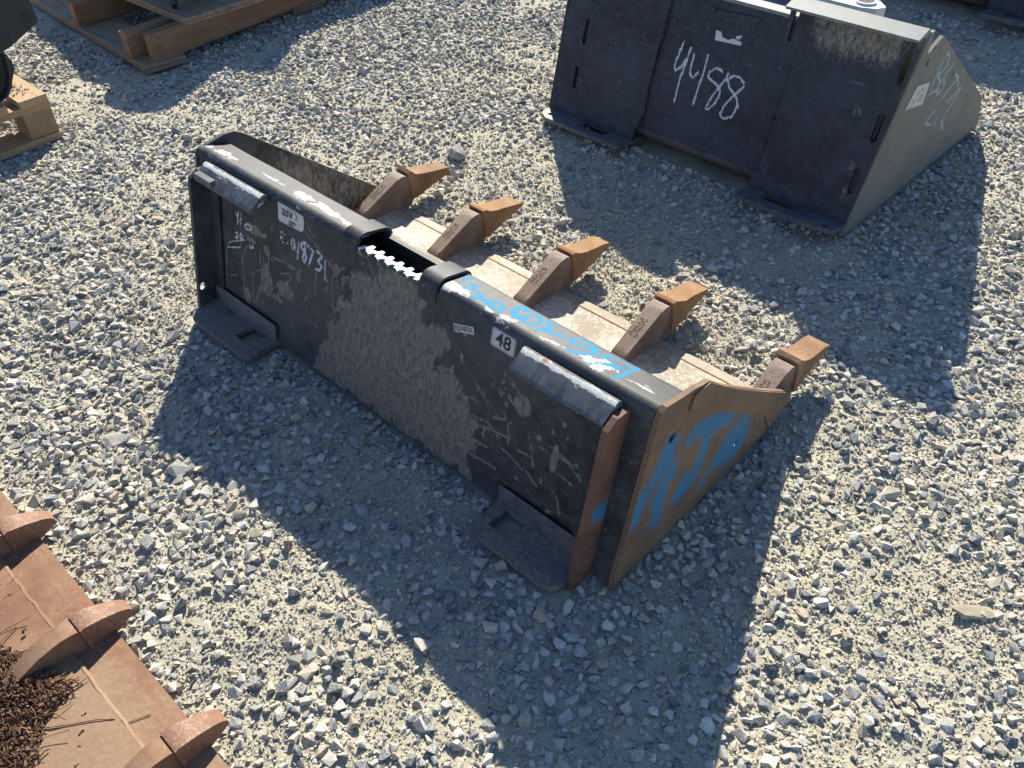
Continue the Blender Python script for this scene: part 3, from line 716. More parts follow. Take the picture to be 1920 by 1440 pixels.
# side plates
fR = lambda u, v, n: (W+n, u, v); fL = lambda u, v, n: (.010+n, u, v)
sideR = [(-.002, -.004), (.074, .331), (.080, .341), (.090, .347), (.120, .3395), (.147, .334), (.170, .330), (.186, .324), (.205, .320), (.219, .309), (.255, .277), (.293, .248), (.41, .160), (.531, .074), (.549, .060), (.552, .044), (.520, .026), (.483, .014), (.478, .004), (.36, -.001), (.15, -.003)]
def paint_side(Pq):
    b = strokes(Pq, BLUE_SIDE, .95, 1.32)
    return {'blue': b, 'wear_glint': np.zeros(len(Pq))}
o = plate('side_plate', sideR, [circle((.119, .262), .0095), circle((.354, .072), .0095)], fR, .0095, 'side', tb, .0042, paint_side)
o['label'] = 'brown rusty side plate with blue sprayed letters and two holes'
plate('side_cutter', [(.205, .3185), (.293, .2465), (.41, .1585), (.531, .0725), (.548, .059), (.551, .044), (.521, .0275), (.484, .0155), (.472, .030), (.447, .073), (.323, .171), (.20, .262), (.154, .295), (.162, .322)], [], lambda u, v, n: (W+.0035+n, u, v), .0030, 'side', tb, .012)
sideL = [(0, -.004), (.071, .331), (.080, .343), (.109, .347), (.145, .353), (.169, .351), (.185, .342), (.532, .062), (.530, .040), (.504, .004), (.15, -.003)]
plate('side_plate', sideL, [], fL, .010, 'black', tb, .006, lambda Pq: {'mud': .40*np.clip((.30-Pq[:, 1])/.1, 0, 1)+.25*vnoise(Pq, 22, 41), 'wear_glint': np.clip((Pq[:, 1]-.33)/.03, 0, 1)*.3})
# quick attach: side flanges, top ledges, lower lips
def flange(x0, x1, hole):
    pr = [(.0705, .326), (.040, .3285), (.018, .316), (.0135, .300), (-.048, .016), (-.050, .002), (-.040, -.004), (.0, -.002)]
    return plate('flange', pr, [circle((-.026, .062), .0085, 12, .012)] if hole else [], lambda u, v, n: (x1+n, u, v), x1-x0, 'flange' if not hole else 'black', tb, .005, lambda Pq: {'blue': np.clip((.036-np.abs(Pq[:, 1]-.150+.2*(Pq[:, 0]+.02)))/.030, 0, 1)*np.clip((Pq[:, 0]+.012)/.012, 0, 1) if not hole else np.zeros(len(Pq)), 'mud': np.clip((.09-Pq[:, 1])/.2, 0, .3)})
flange(1.162, 1.173, False); flange(.052, .062, True)
def ledge(x0, x1):
    pr = [(.0700, .322), (.0685, .334), (.0620, .3400), (.0560, .3395), (.0500, .3345), (.0270, .3215), (.0235, .3180), (.0250, .3120), (.030, .3100), (.052, .3220), (.060, .3200)]
    bm = bmesh.new(); N = 44; R = []
    for i in range(N+1):
        x = x0+(x1-x0)*i/N; j = rng.normal(0, .00045, 2); R.append([bm.verts.new((x, y+(j[0] if 4 < q < 9 else rng.normal(0, .00012)), z+(j[1] if 5 < q < 9 else rng.normal(0, .00012)))) for q, (y, z) in enumerate(pr)])
    for a, b in zip(R, R[1:]):
        for q in range(len(pr)): bm.faces.new((a[q], a[(q+1) % len(pr)], b[(q+1) % len(pr)], b[q]))
    bm.faces.new(R[0]); bm.faces.new(R[-1][::-1])
    o = from_bm('ledge', bm, 'lit_grey', tb, smooth=True); co = np.array([v.co[:] for v in o.data.vertices])
    set_attr(o.data, 'wear_glint', np.clip(1-np.abs(co[:, 1]-.0555)/.010, 0, 1)*.75); set_attr(o.data, 'rust', np.clip((.318-co[:, 2])/.006, 0, 1)*.35); return o  # pale band on the ridge paints in the highlight along the top crease
ledge(.972, 1.158); ledge(.064, .272)
box('ledge_patch', (.075, .0225, .3225), (.135, .036, .3325), 'lit_grey', tb, .002)
def lip(x0, x1, hx0, hx1, rnd):
    zt = .017; y0, y1 = -.083, .004
    out = ([(x0+.012, y0), (x1-.03, y0), (x1-.012, y0+.004), (x1-.002, y0+.014), (x1, y0+.028)] if rnd else [(x0, y0+.028), (x0+.004, y0+.014), (x0+.016, y0+.004), (x0+.03, y0), (x1-.014, y0), (x1, y0+.012)]) + [(x1, y1), (x0, y1)]
    if rnd: out[0] = (x0+.006, y0+.006); out.insert(1, (x0+.03, y0))
    hole = [(hx0, -.052), (hx1, -.053), (hx1+.003, -.008), (hx0+.002, -.006)]
    o = plate('lip', out, [hole], lambda u, v, n: (u, v, zt+n-.10*v*0), .013, 'lip', tb, .006, lambda Pq: {'mud': np.clip(np.clip((-.060-Pq[:, 1])/.02, 0, 1)*.6+.85*vnoise(Pq, 24, 14)+.18, 0, 1), 'wear_glint': np.zeros(len(Pq))})
    b = prism('lip_bend', [(-.006, .0165), (.0005, .0175), (.0062, .050), (.0035, .056), (.0005, .050), (-.0035, .026)], x0+.002, x1-.002, 'lip', tb, .001)
    # the leg of the plate that carries the lip on the ground
    prism('lip_foot', [(-.072, .003), (-.010, .004), (-.004, -.012), (-.060, -.014)], (hx0+hx1)/2-.05, (hx0+hx1)/2-.038, 'flange', tb, .001)
lip(.962, 1.161, .985, 1.034, True); lip(.063, .296, .208, .258, False)
for x0, x1 in ((.0635, .092), (1.128, 1.1605)):
    prism('edge_strip', [(.0095, .055), (.0645, .3085), (.0605, .3085), (.0055, .055)], x0, x1, 'black', tb, .001)
# grab-step in the top: collars, dark hollow, serrated tread
colr = [(.066, .306), (.0705, .331), (.0765, .3425), (.088, .3505), (.100, .3505), (.146, .3395), (.156, .331), (.159, .318), (.157, .300), (.152, .300), (.152, .318), (.149, .328), (.141, .3345), (.100, .3455), (.090, .3455), (.083, .340), (.0775, .329), (.073, .306)]
for x0, x1 in ((.504, .546), (.714, .758)):
    o = prism('collar', colr, x0, x1, 'black', tb, .0012); co = np.array([v.co[:] for v in o.data.vertices]); set_attr(o.data, 'wear_glint', np.clip((co[:, 2]-.33)/.02, 0, 1)*.35)
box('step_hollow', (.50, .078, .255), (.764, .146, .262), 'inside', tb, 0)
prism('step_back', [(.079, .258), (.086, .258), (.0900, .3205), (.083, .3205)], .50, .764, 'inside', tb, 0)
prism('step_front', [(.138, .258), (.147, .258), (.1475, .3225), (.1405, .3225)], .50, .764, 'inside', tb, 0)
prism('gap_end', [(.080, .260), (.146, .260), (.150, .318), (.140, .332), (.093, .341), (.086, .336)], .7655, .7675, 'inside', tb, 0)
bm = bmesh.new(); zt = .3325; pts = []
n_t = 6; x0 = .551; dx = (.708-x0)/n_t
for i in range(n_t):
    a = x0+i*dx
    pts += [(a, .0715), (a+dx*.16, .0700), (a+dx*.30, .0790), (a+dx*.62, .0805), (a+dx*.72, .0735), (a+dx*.86, .0740)]
pts += [(.708, .0745), (.708, .0855)]
for i in range(n_t-1, -1, -1):
    a = x0+i*dx
    pts += [(a+dx*.90, .0850), (a+dx*.75, .0965), (a+dx*.45, .0970), (a+dx*.35, .0880), (a+dx*.10, .0870)]
A = [bm.verts.new((x, y, zt-.15*(y-.08))) for x, y in pts]; B = [bm.verts.new((x, y, zt-.004)) for x, y in pts]
bm.faces.new(A); bm.faces.new(B[::-1])
for i in range(len(A)): bm.faces.new((A[i], B[i], B[(i+1) % len(A)], A[(i+1) % len(A)]))
o = from_bm('serrated_tread', bm, 'bare', tb); o['label'] = 'serrated steel tread, pale as if sunlit, along the step opening'  # pale steel colour paints in the sun caught on the tread
# teeth
TX = [.0425+.28375*i for i in range(5)]
AD = [(.424, .018), (.4255, .040), (.431, .0485), (.446, .0540), (.545, .0975), (.566, .1015), (.585, .0955), (.600, .0840), (.600, .036), (.585, .012), (.555, .001), (.530, .004), (.520, .0225), (.450, .0215)]
TOO = [(.582, .104), (.590, .1075), (.606, .097), (.632, .0860), (.664, .0800), (.694, .0750), (.720, .0690), (.7225, .0610), (.716, .0570), (.66, .0430), (.602, .0270), (.588, .0290)]
def tooth_mesh(prf, w0, w1, ymin, ymax, mid=0.):
    bm = bmesh.new(); L = []; Rr = []
    for y, z in prf:
        k = min(max((y-ymin)/(ymax-ymin), 0), 1); hw = (w0+(w1-w0)*k)/2
        L.append(bm.verts.new((-hw, y, z))); Rr.append(bm.verts.new((hw, y, z)))
    n = len(prf); bm.faces.new(L); bm.faces.new(Rr[::-1])
    for i in range(n): bm.faces.new((L[i], Rr[i], Rr[(i+1) % n], L[(i+1) % n]))
    return bm
for i, x in enumerate(TX):
    a = from_bm('tooth_shank', tooth_mesh(AD, .034, .041, .43, .6), 'adapter', tb, bevel=.004); a.location.x = x; a.rotation_euler = (rng.normal(0, .006), 0, rng.normal(0, .02))
    tp_ = [(y+(rng.normal(0, .0022) if y > .66 else 0), z+rng.normal(0, .0010)-(.004*rng.random() if y > .70 else 0)) for y, z in TOO]; t = from_bm('tooth_point', tooth_mesh(tp_, .052+rng.normal(0, .001), .047+rng.normal(0, .0018), .58, .72), 'tooth' if i not in (0, 4) else 'tooth_b', a, bevel=.003)
    pn = bmesh.new(); tube_path(pn, [(-.0262, .622, .062), (.0262, .622, .062)], .006, 10); from_bm('tooth_pin', pn, 'adapter', a)
    # raised casting letters read only as a patch of raised marks
    lg = bmesh.new(); q = np.random.default_rng(50+i)
    for k in range(9):
        s = k/8; y = .478+.040*s; z = .0683+.0176*s
        for xx in (-.007, .003): bm_box(lg, (xx+q.normal(0, .001), y, z), (.0070*q.uniform(.5, 1), (.0020), .0007), Matrix.Rotation(.41, 3, 'X'))
    from_bm('casting_marks', lg, 'adapter', a)
# labels
n_b = Vector((0, -1, LEAN)).normalized(); v_b = Vector((0, LEAN, 1)).normalized(); u_b = Vector((1, 0, 0))
def onback(x, z, off=.0016): return Vector((x, LEAN*z, z)) + n_b*off
def sticker(name, x, z, w, h, rot=0., rad=.003, mat='sticker', cut=None, label=None, off=.0016):
    u = u_b*math.cos(rot)+v_b*math.sin(rot); v = -u_b*math.sin(rot)+v_b*math.cos(rot); c = onback(x, z, off)
    out = cut or [(w/2-rad, -h/2), (w/2, -h/2+rad), (w/2, h/2-rad), (w/2-rad, h/2), (-w/2+rad, h/2), (-w/2, h/2-rad), (-w/2, -h/2+rad), (-w/2+rad, -h/2)]
    o = plate(name, out, [], lambda a, b, n: tuple(c+u*a+v*b+n_b*n), .0009, mat, tb); o['label'] = label; return o, c, u, v
o, c, u, v = sticker('size_label', .919, .3145, .053, .0345, -.02, label='white label with black 48')
lettering('number', '48', .0335, c+n_b*.0003+u*.0005, u, v, 'ink', o, bold=.0006)
def frame_line(parent, c, u, v, w, h, t, mat):
    bm = bmesh.new()
    for cx_, cy_, sx_, sy_ in ((0, h/2, w, t), (0, -h/2, w, t), (w/2, 0, t, h-t), (-w/2, 0, t, h-t)):
        q = [c+u*(cx_+a*sx_/2)+v*(cy_+b*sy_/2)+n_b*.0003 for a, b in ((-1, -1), (1, -1), (1, 1), (-1, 1))]; bm.faces.new([bm.verts.new(x) for x in q])
    return from_bm('border', bm, mat, parent)
frame_line(o, c, u, v, .0495, .0312, .0008, 'ink')
o, c, u, v = sticker('serial_tag', .8305, .2965, .0485, .0140, .30, .001, label='small white tag with EQ18731')
lettering('number', 'EQ18731', .0118, c+n_b*.0003, u, v, 'ink', o, bold=.0001)
o, c, u, v = sticker('maker_label', .3445, .3145, .086, .0375, .05, cut=[(.034, -.0195), (.041, -.013), (.043, .004), (.041, .0150), (.022, .0165), (-.010, .0185), (-.041, .0195), (-.042, -.015), (-.037, -.0195), (.010, -.0195)], label='white maker label with black letters and green curve')
lettering('brand', 'asv', .0290, c+n_b*.0003-u*.010+v*.0062, u, v, 'ink', o, shear=.05, bold=.0005)
bm = bmesh.new(); arc = [(-.012, .0155), (.006, .0150), (.0165, .0125), (.0205, .0070), (.0190, .0005), (.0150, -.0015)]; wd = [.0006, .0012, .0020, .0026, .0026, .0016]; vs = []
for (a, b), w_ in zip(arc, wd):
    k = Vector((a-.002, b-.006)).normalized(); vs.append([bm.verts.new(c+u*(a+s*w_*k.x)+v*(b+s*w_*k.y)+n_b*.0003) for s in (-1, 1)])
for a, b in zip(vs, vs[1:]): bm.faces.new((a[0], a[1], b[1], b[0]))
from_bm('green_curve', bm, 'green', o)
lettering('number', '3018934', .0068, c+n_b*.0003+u*.006-v*.0102, u, v, 'ink', o, bold=.0001); lettering('number', '0405-2', .0068, c+n_b*.0003+u*.002-v*.0162, u, v, 'ink', o, bold=.0001)

# ------------------------------------------------------------ smooth bucket with chalk number behind, and the one farther off
K2 = .24; LB = 1.01
def smooth_bucket(label, loc, rz, scale, marks):
    t = thing('smooth_bucket', label, 'loader bucket', loc, rz, scale=scale); mt = 'black2'; rs = .0042 if marks else .05
    bk = lambda off: (lambda u, v, n: (u, K2*v-off-n, v))
    def pb(Pq):
        m_ = .45*np.clip((vnoise(Pq, 6, 21)-.62)/.2, 0, 1)
        return {'chalk': strokes(Pq, CHALK2, .55, .66)*.92, 'rust': strokes(Pq, RUST2, .6, .8)*.8, 'mud': m_*.8}
    plate('back_plate', [(-LB+.012, .062), (-.012, .062), (-.008, .442), (-LB+.012, .442)], [], bk(.0), .008, mt, t, rs, pb if marks else None)
    sheet('bottom_sheet', [(.0140, .0640), (.030, .040), (.065, .014), (.13, .003), (.45, .001), (.79, .002)], -LB+.012, -.012, -.007, 'lip', t, .02)
    prism('top_rail', [(K2*.43+.001, .432), (K2*.442-.001, .4435), (K2*.442+.052, .4450), (K2*.442+.060, .438), (K2*.43+.055, .425)], -LB+.012, -.012, 'sunlit_grey', t, .002)
    sheet('floor', [(K2*.44+.055, .43), (.135, .25), (.17, .12), (.25, .045), (.36, .018), (.79, .010)], -LB+.012, -.012, -.006, 'floor', t, .02)
    prism('cutting_edge', [(.70, .002), (.70, .020), (.80, .018), (.815, .006), (.81, .001)], -LB+.008, -.008, 'edge', t, .001)
    # quick-attach plates
    def pr_(Pq):
        dmud = np.clip((Pq[:, 1]-.32)/.10, 0, 1)*np.clip((vnoise(Pq*np.array([1, .5]), 14, 22)-.2)/.4, 0, 1)*.62
        for (x, z, a, b) in ((-.07, .285, .018, .028), (-.055, .325, .006, .006), (-.035, .165, .012, .025), (-.03, .10, .02, .03)):
            dmud = np.maximum(dmud, .5*np.clip(1.3-np.hypot((Pq[:, 0]-x)/a, (Pq[:, 1]-z)/b), 0, 1))
        ru = np.maximum(.6*np.clip(1.3-np.hypot((Pq[:, 0]+.165)/.007, (Pq[:, 1]-.405)/.008), 0, 1), .6*np.clip(1.3-np.hypot((Pq[:, 0]+.09)/.007, (Pq[:, 1]-.398)/.008), 0, 1)); ru = np.maximum(ru, np.clip((Pq[:, 0]+.002)/.012, 0, 1)*.28)
        return {'mud': dmud, 'rust': ru}
    plate('attach_plate', [(-.270, .066), (-.001, .064), (.012, .30), (.020, .476), (-.312, .474), (-.309, .380), (-.262, .376), (-.266, .22)],
          [slot((-.018, .135), .008, .024), slot((-.010, .265), .008, .026), slot((.000, .398), .008, .026), slot((-.293, .425), .006, .030)], bk(.0095), .0085, mt, t, rs, pr_ if marks else None)
    plate('attach_plate', [(-LB+.005, .064), (-.668, .066), (-.660, .30), (-.652, .474), (-.985, .474), (-LB+.012, .30)],
          [slot((-.925, .140), .007, .024), slot((-.918, .270), .007, .030), slot((-.912, .385), .007, .026)], bk(.0095), .0085, mt, t, rs, pr_ if marks else None)
    for x0, x1 in ((-.309, .022), (-.986, -.650)):
        prism('ledge', [(.1120, .470), (.1165, .4850), (.1080, .4890), (.0980, .4855), (.0640, .4750), (.0660, .4680), (.098, .4730)], x0, x1, 'sunlit_grey', t, .0015)
    for x0, x1, h0, h1, hole in ((-.284, -.001, -.232, -.128, (-.030, -.045)), (-LB+.006, -.676, -.86, -.755, (-.965, -.040))):
        out = [(x0+.004, -.072), (x1-.055, -.074), (x1-.004, -.058), (x1, -.045), (x1, .010), (x0, .010)] if x1 > -.1 else [(x0, -.030), (x0+.012, -.052), (x0+.045, -.074), (x1-.004, -.074), (x1, -.066), (x1, .010), (x0, .010)]
        plate('lip', out, [[(h0, -.040), (h1, -.040), (h1+.004, .002), (h0+.004, .002)], circle(hole, .011, 12, .009)], lambda u, v, n: (u, v, .030+n-.10*v), .012, 'lip', t)
        prism('lip_bend', [(-.004, .0275), (.006, .029), (.0155, .067), (.0120, .072), (.0060, .066), (-.001, .042)], x0+.002, x1-.002, mt, t, .001)
        prism('lip_brace', [(-.066, .024), (.004, .016), (.02, .0), (.06, .0), (.03, .03)], x1-.012 if x1 < -.1 else x0+.002, x1-.002 if x1 < -.1 else x0+.012, 'lip', t, .001)
    sd = [(-.002, -.004), (.1075, .448), (.120, .478), (.134, .479), (.138, .428), (.146, .424), (.203, .4475), (.222, .438), (.721, .133), (.745, .112), (.812, .018), (.805, .002), (.40, -.001)]
    hol = [circle((.160, .396), .010), circle((.175, .428), .005, 8), circle((.381, .302), .006, 8), circle((.577, .180), .006, 8), circle((.718, .085), .005, 8), circle((.665, .079), .004, 8), circle((.558, .060), .006, 8)]
    sd_f = lambda u, v, n: (.0537*v+n, u, v)
    def ps(Pq): return {'chalk': strokes(Pq, BLUE2+BLUE2b, .6, 1.35), 'rust': np.zeros(len(Pq)), 'mud': np.clip((.05-Pq[:, 1])/.06, 0, 1)*.3}
    o_ = plate('side_plate', sd, hol, sd_f, .009, 'side2', t, rs if marks else None, ps if marks else None)
    if marks: o_['label'] = 'bare grey side plate with blue handwriting and a torn paper label'
    plate('side_plate', sd, hol, lambda u, v, n: (-LB+.004+n, u, v), .009, mt, t)
    for bx, z0, z1 in ((-.2705, .075, .215), (-.2640, .225, .370), (-.6655, .07, .30), (-.6590, .31, .435)):
        bm = bmesh.new(); tube_path(bm, [(bx+rng.normal(0, .0006), K2*z-.004+rng.normal(0, .0005), z) for z in np.arange(z0, z1, .006)], .0048, 5); from_bm('weld_bead', bm, mt, t, smooth=True)
    if marks:
        # label, patch and casting on top
        c = lambda u, v, n: (u, K2*v-.0012-n, v)
        plate('torn_label', [(-.500, .342), (-.4225, .3465), (-.4225, .3545), (-.448, .3575), (-.462, .3505), (-.480, .3535), (-.487, .3645), (-.5035, .3655)], [], c, .0009, 'sticker', t)['label'] = 'torn white label above the chalk number'
        plate('torn_label', [(-.443, .3640), (-.4235, .3700), (-.4310, .3590), (-.4385, .3580)], [], c, .0009, 'sticker', t)
        plate('patch_plate', [(-.530, .388), (-.394, .391), (-.388, .419), (-.534, .412)], [], lambda u, v, n: (u, K2*v-.004-n, v), .004, mt, t)
        o_ = plate('paper_label', [(.125, .293), (.231, .272), (.226, .330), (.150, .3445), (.139, .322)], [], lambda u, v, n: (.0537*v+.0012+n, u, v), .0009, 'sticker', t); o_['label'] = 'torn off-white paper label with faint marks'
        bm = bmesh.new(); q = np.random.default_rng(5)
        for k in range(26):
            a = q.uniform(.15, .215); b = q.uniform(.29, .326); L = q.uniform(.003, .009); th = q.choice([.2, 1.3, -.5]); w_ = .0006
            d1 = Vector((0, math.cos(th)*L, math.sin(th)*L)); d2 = Vector((0, -math.sin(th)*w_, math.cos(th)*w_)); p0 = Vector((.0537*b+.0016, a, b))
            bm.faces.new([bm.verts.new(p0+x) for x in (-d1-d2, d1-d2, d1+d2, -d1+d2)])
        from_bm('pen_marks', bm, 'ink', o_)
        plate('hook_casting', [(-.46, .175), (-.175, .175), (-.140, .190), (-.130, .215), (-.160, .245), (-.300, .250), (-.46, .250)], [circle((-.180, .212), .020), circle((-.290, .212), .020)], lambda u, v, n: (u, v, .474+n), .024, 'bare', t)
        for xx in (-.180, -.290):
            bm = bmesh.new(); R0 = [[bm.verts.new((xx+rr_*math.cos(a), .212+rr_*math.sin(a), zz)) for a in np.linspace(0, 2*math.pi, 20, endpoint=False)] for rr_, zz in ((.020, .450), (.020, .4795), (.0245, .4795), (.0245, .474))]
            for a, b in zip(R0, R0[1:]):
                for k in range(20): bm.faces.new((a[k], a[(k+1) % 20], b[(k+1) % 20], b[k]))
            from_bm('bush', bm, 'bare', t)
        prism('casting_foot', [(.16, .44), (.245, .40), (.245, .449), (.16, .449)], -.44, -.15, 'lit_grey', t, .001)
    return t
RZ2 = math.atan2(-.023, 1.0)
smooth_bucket('dark smooth-edged loader bucket chalked 4488, grey side plate facing out', (.998, 1.225, 0), RZ2, 1., True)
b3 = smooth_bucket('unmarked dark loader bucket standing behind the chalked bucket', (1.057, 2.945, 0), 0., 1.30, False); b3.scale = (1.3, 1.3, 1.44)

# ------------------------------------------------------------ rusty bucket with three worn teeth in front
rb = thing('rusty_bucket', 'red-brown rusty bucket with worn white-scuffed teeth, holding dead plant litter', 'digger bucket', (.75, -.6, 0))
def loc_rb(V): return V
ox, oy = .75, -.6
sheet('lip_plate', [(.004, .024), (-.02, .027), (-.068, .029), (-.11, .028)], -.52, .52, -.020, 'redrust', rb, .012)
sheet('floor', [(-.064, .0385), (-.10, .040), (-.20, .040), (-.32, .052), (-.45, .085), (-.58, .15), (-.68, .25), (-.73, .37)], -.52, .52, -.012, 'redrust', rb, .014)
bm = bmesh.new(); tube_path(bm, [(x, -.0635+rng.normal(0, .0006), .0335+rng.normal(0, .0006)) for x in np.linspace(-.515, .515, 70)], .0052, 6); from_bm('weld_bead', bm, 'redrust', rb, smooth=True)
for sx in (-1, 1):
    plate('side_plate', [(.0, .0), (.004, .06), (-.25, .26), (-.60, .40), (-.74, .40), (-.75, .25), (-.60, .05), (-.40, .0)], [], lambda u, v, n, sx=sx: (sx*.525+n*sx, u, v), .014, 'redrust', rb)
RA = [(-.150, .036), (-.147, .048), (-.138, .054), (-.100, .0695), (-.065, .0755), (-.043, .0730), (-.036, .068), (-.036, .022), (-.045, .004), (-.055, .002), (-.045, .020), (-.07, .026)]
RT = [(-.038, .0735), (-.032, .0750), (-.005, .0660), (.022, .0535), (.034, .0450), (.0395, .0370), (.039, .030), (.028, .0245), (-.01, .0120), (-.038, .012)]
for x in (-.327, -.060, .208, .476):
    a = from_bm('tooth_shank', tooth_mesh(RA, .026, .034, -.15, -.036), 'redrust', rb, bevel=.004); a.location = (x, 0, 0)
    tp = from_bm('tooth_point', tooth_mesh(RT, .041, .024, -.038, .04), 'redtooth', a, bevel=.0055, seg=3)
    co = np.array([v.co[:] for v in tp.data.vertices]); set_attr(tp.data, 'wear_glint', np.clip((co[:, 2]-.056)/.02, -.4, .6)*.10)
# plant litter lying in it
bm = bmesh.new(); q = np.random.default_rng(77)
def floor_z(y):
    return float(np.interp(-y, [.05, .10, .20, .32, .45], [.040, .0415, .0415, .0535, .087]))
LIT = [(-.16, -.140), (-.128, -.128), (-.07, -.109), (-.022, -.092), (.004, -.081), (.019, -.096), (.024, -.124), (.043, -.148), (.086, -.179), (.11, -.26), (.05, -.33), (-.34, -.30), (-.34, -.17)]
LX = np.c_[q.uniform(-.34, .13, 16000), q.uniform(-.33, -.075, 16000)]; LX = LX + q.normal(0, .004, LX.shape); LX = LX[in_poly(LX, LIT) | (q.random(16000) < .006)][:7000]
for k, (x, y) in enumerate(LX.tolist()):
    dep = min(float(seg_dist(np.array([[x, y]]), LIT+[LIT[0]])[0])/.04, 1)
    L = q.uniform(.004, .018) if k > 140 else q.uniform(.03, .075); a = q.uniform(0, 2*math.pi); cv = q.normal(0, .9); z = floor_z(y)+q.uniform(.001, .004+.013*dep)
    pts = []; px, py = x, y
    for s in range(4 if L > .015 else 3): pts.append((px, py, z+q.normal(0, .0024))); px += math.cos(a)*L/3; py += math.sin(a)*L/3; a += cv*.5
    tube_path(bm, pts, q.uniform(.0005, .0012) if L > .012 else q.uniform(.0008, .0026), 4)
for k in range(900):
    x, y = LX[q.integers(len(LX))]; r_3 = q.uniform(.0012, .0038); z = floor_z(y)+q.uniform(.001, .012)
    bm_box(bm, (x, y, z), (r_3*2*q.uniform(.6, 1.4), r_3*2, r_3*q.uniform(.3, 1.2)), Matrix.Rotation(q.uniform(0, 6), 3, 'Z') @ Matrix.Rotation(q.normal(0, .5), 3, 'X'))
o = from_bm('plant_litter', bm, 'litter'); o.location = (ox, oy, 0); tag(o, 'dark brown dry twigs and leaf litter lying in the rusty bucket', 'plant litter', kind='stuff')
bm = bmesh.new()
for pts in ([(.02, -.175, .0415), (.035, -.150, .0418), (.060, -.120, .0415), (.085, -.085, .0412), (.100, -.070, .0395), (.112, -.060, .0305), (.125, -.030, .0290)], [(-.10, -.135, .050), (-.06, -.125, .052), (-.02, -.105, .047), (.0, -.090, .0425)]): tube_path(bm, pts, .0007, 5)
o = from_bm('dry_stalk', bm, 'twig'); o.location = (ox, oy, 0); tag(o, 'thin curved brown stalks trailing over the rusty bucket lip', 'stalk')

# ------------------------------------------------------------ wooden skid with plywood, and what it carries
sk = thing('wooden_skid', 'timber skid with orange lumber runners and grey plywood deck', 'skid', (-1.3, .6, 0))
S = lambda x, y, z: (x+1.3, y-.6, z)
def ply(name, lo, hi, rz, piv):
    n = 5; h = (hi[2]-lo[2])/n; root = None
    for i in range(n):
        e = .0012*((i*7) % 3-1); mtl = 'lumber_x' if i in (0, 4) else ('ply' if i % 2 else 'lumber')
        o = box(name if root is None else 'veneer', (lo[0]+e, lo[1]+e, lo[2]+i*h), (hi[0]-e, hi[1]-e, lo[2]+(i+1)*h-(0.0002 if i < 4 else 0)), mtl, sk if root is None else root, .0004, rz, piv)
        root = root or o
    return root
ply('bottom_strip', S(-2.75, .578, .0), S(-1.290, .730, .023), math.radians(-3.2), S(-1.30, .60, 0))
ply('bottom_strip', S(-2.75, 1.270, .0), S(-1.380, 1.425, .023), math.radians(-1.5), S(-1.38, 1.27, 0))
box('runner', S(-1.339, .628, .0235), S(-1.300, 2.2, .1165), 'lumber', sk, .003, math.radians(6.5), S(-1.30, .628, 0), .0004)
box('runner', S(-1.424, .580, .0235), S(-1.385, .960, .1160), 'lumber', sk, .003, math.radians(5), S(-1.385, .58, 0), .0004)
box('runner', S(-1.872, .606, .0235), S(-1.833, 2.2, .1160), 'lumber', sk, .003, math.radians(3), S(-1.833, .606, 0), .0004)
ply('deck', S(-2.45, .766, .1172), S(-1.282, 2.1, .1400), math.radians(1.5), S(-1.282, .766, 0))
bm = bmesh.new()
for k in range(5):
    c = Vector((-1.405+.006*k+1.3, .800-.6-.004*k, .135+.030*k if k else .132)); R = Matrix.Rotation(math.radians(90*(k % 2)+20), 3, 'Z'); tilt = Matrix.Rotation(math.radians(12), 3, 'X')
    ring = [c + R @ tilt @ Vector((.012*math.cos(a), 0, .021*math.sin(a))) for a in np.linspace(0, 2*math.pi, 14)]
    tube_path(bm, ring, .0050, 6)
ch = from_bm('chain', bm, 'chain', smooth=True); ch.location = (-1.3, .6, 0); tag(ch, 'short dark chain hanging at the corner of the plywood deck', 'chain')
# the implement strapped on the skid; only its shadow reaches the picture
im = thing('steel_implement', 'dark steel implement carried on the timber skid', 'implement', (-1.9, 1.3, .14))
zs = .33
outl = [(x-.958*zs+1.9, y+1.106*zs-1.3) for x, y in [(-2.40, .66), (-2.15, .555), (-1.95, .50), (-1.74, .475), (-1.455, .43), (-1.30, .455), (-1.235, .47), (-1.262, .415), (-1.20, .375), (-1.144, .355), (-1.06, .375), (-.986, .43), (-.965, .48), (-.985, .53), (-1.07, .70), (-1.12, .79), (-1.04, .81), (-.985, .84), (-.964, .885), (-1.03, .985), (-1.12, 1.10), (-1.19, 1.22), (-1.247, 1.40), (-1.253, 1.56), (-1.3, 1.75), (-2.2, 1.75)]]
plate('frame_plate', outl, [], lambda u, v, n: (u, v, zs-.14+n), .05, 'black', im)
box('body', (-.35, -.10, .0), (.25, .38, zs-.14-.0505), 'black', im, .01)

# ------------------------------------------------------------ pallet at the left with a black attachment on it
pa = thing('pallet', 'pale wooden block pallet with chipboard corner block', 'pallet', (-1.05, .15, 0))
box('bottom_board', (-.10, -1.05, .0), (.005, .006, .021), 'pallet', pa, .002, math.radians(1.5), (0, 0, 0), .0006)
for y in (-.085, -.56, -1.04):
    for x in (-.095, -.60, -1.10): box('block', (x, y, .0212), (x+.095, y+.085, .0985), 'block', pa, .002)
box('bottom_board', (-.605, -1.05, .0), (-.50, .0, .021), 'pallet', pa, .002, 0, None, .0006); box('bottom_board', (-1.105, -1.05, .0), (-1.0, .0, .021), 'pallet', pa, .002, 0, None, .0006)
for x in (-.098, -.602, -1.102): box('stringer_board', (x, -1.05, .0987), (x+.098, .003, .1185), 'pallet', pa, .0015, 0, None, .0005)
y = .002
for k in range(8):
    w_ = .098 if k else .085; box('deck_board', (-1.105, y-w_, .1187), (.002, y, .1400), 'pallet_x', pa, .0015, 0, None, .0007); y -= w_+.035
bm = bmesh.new()
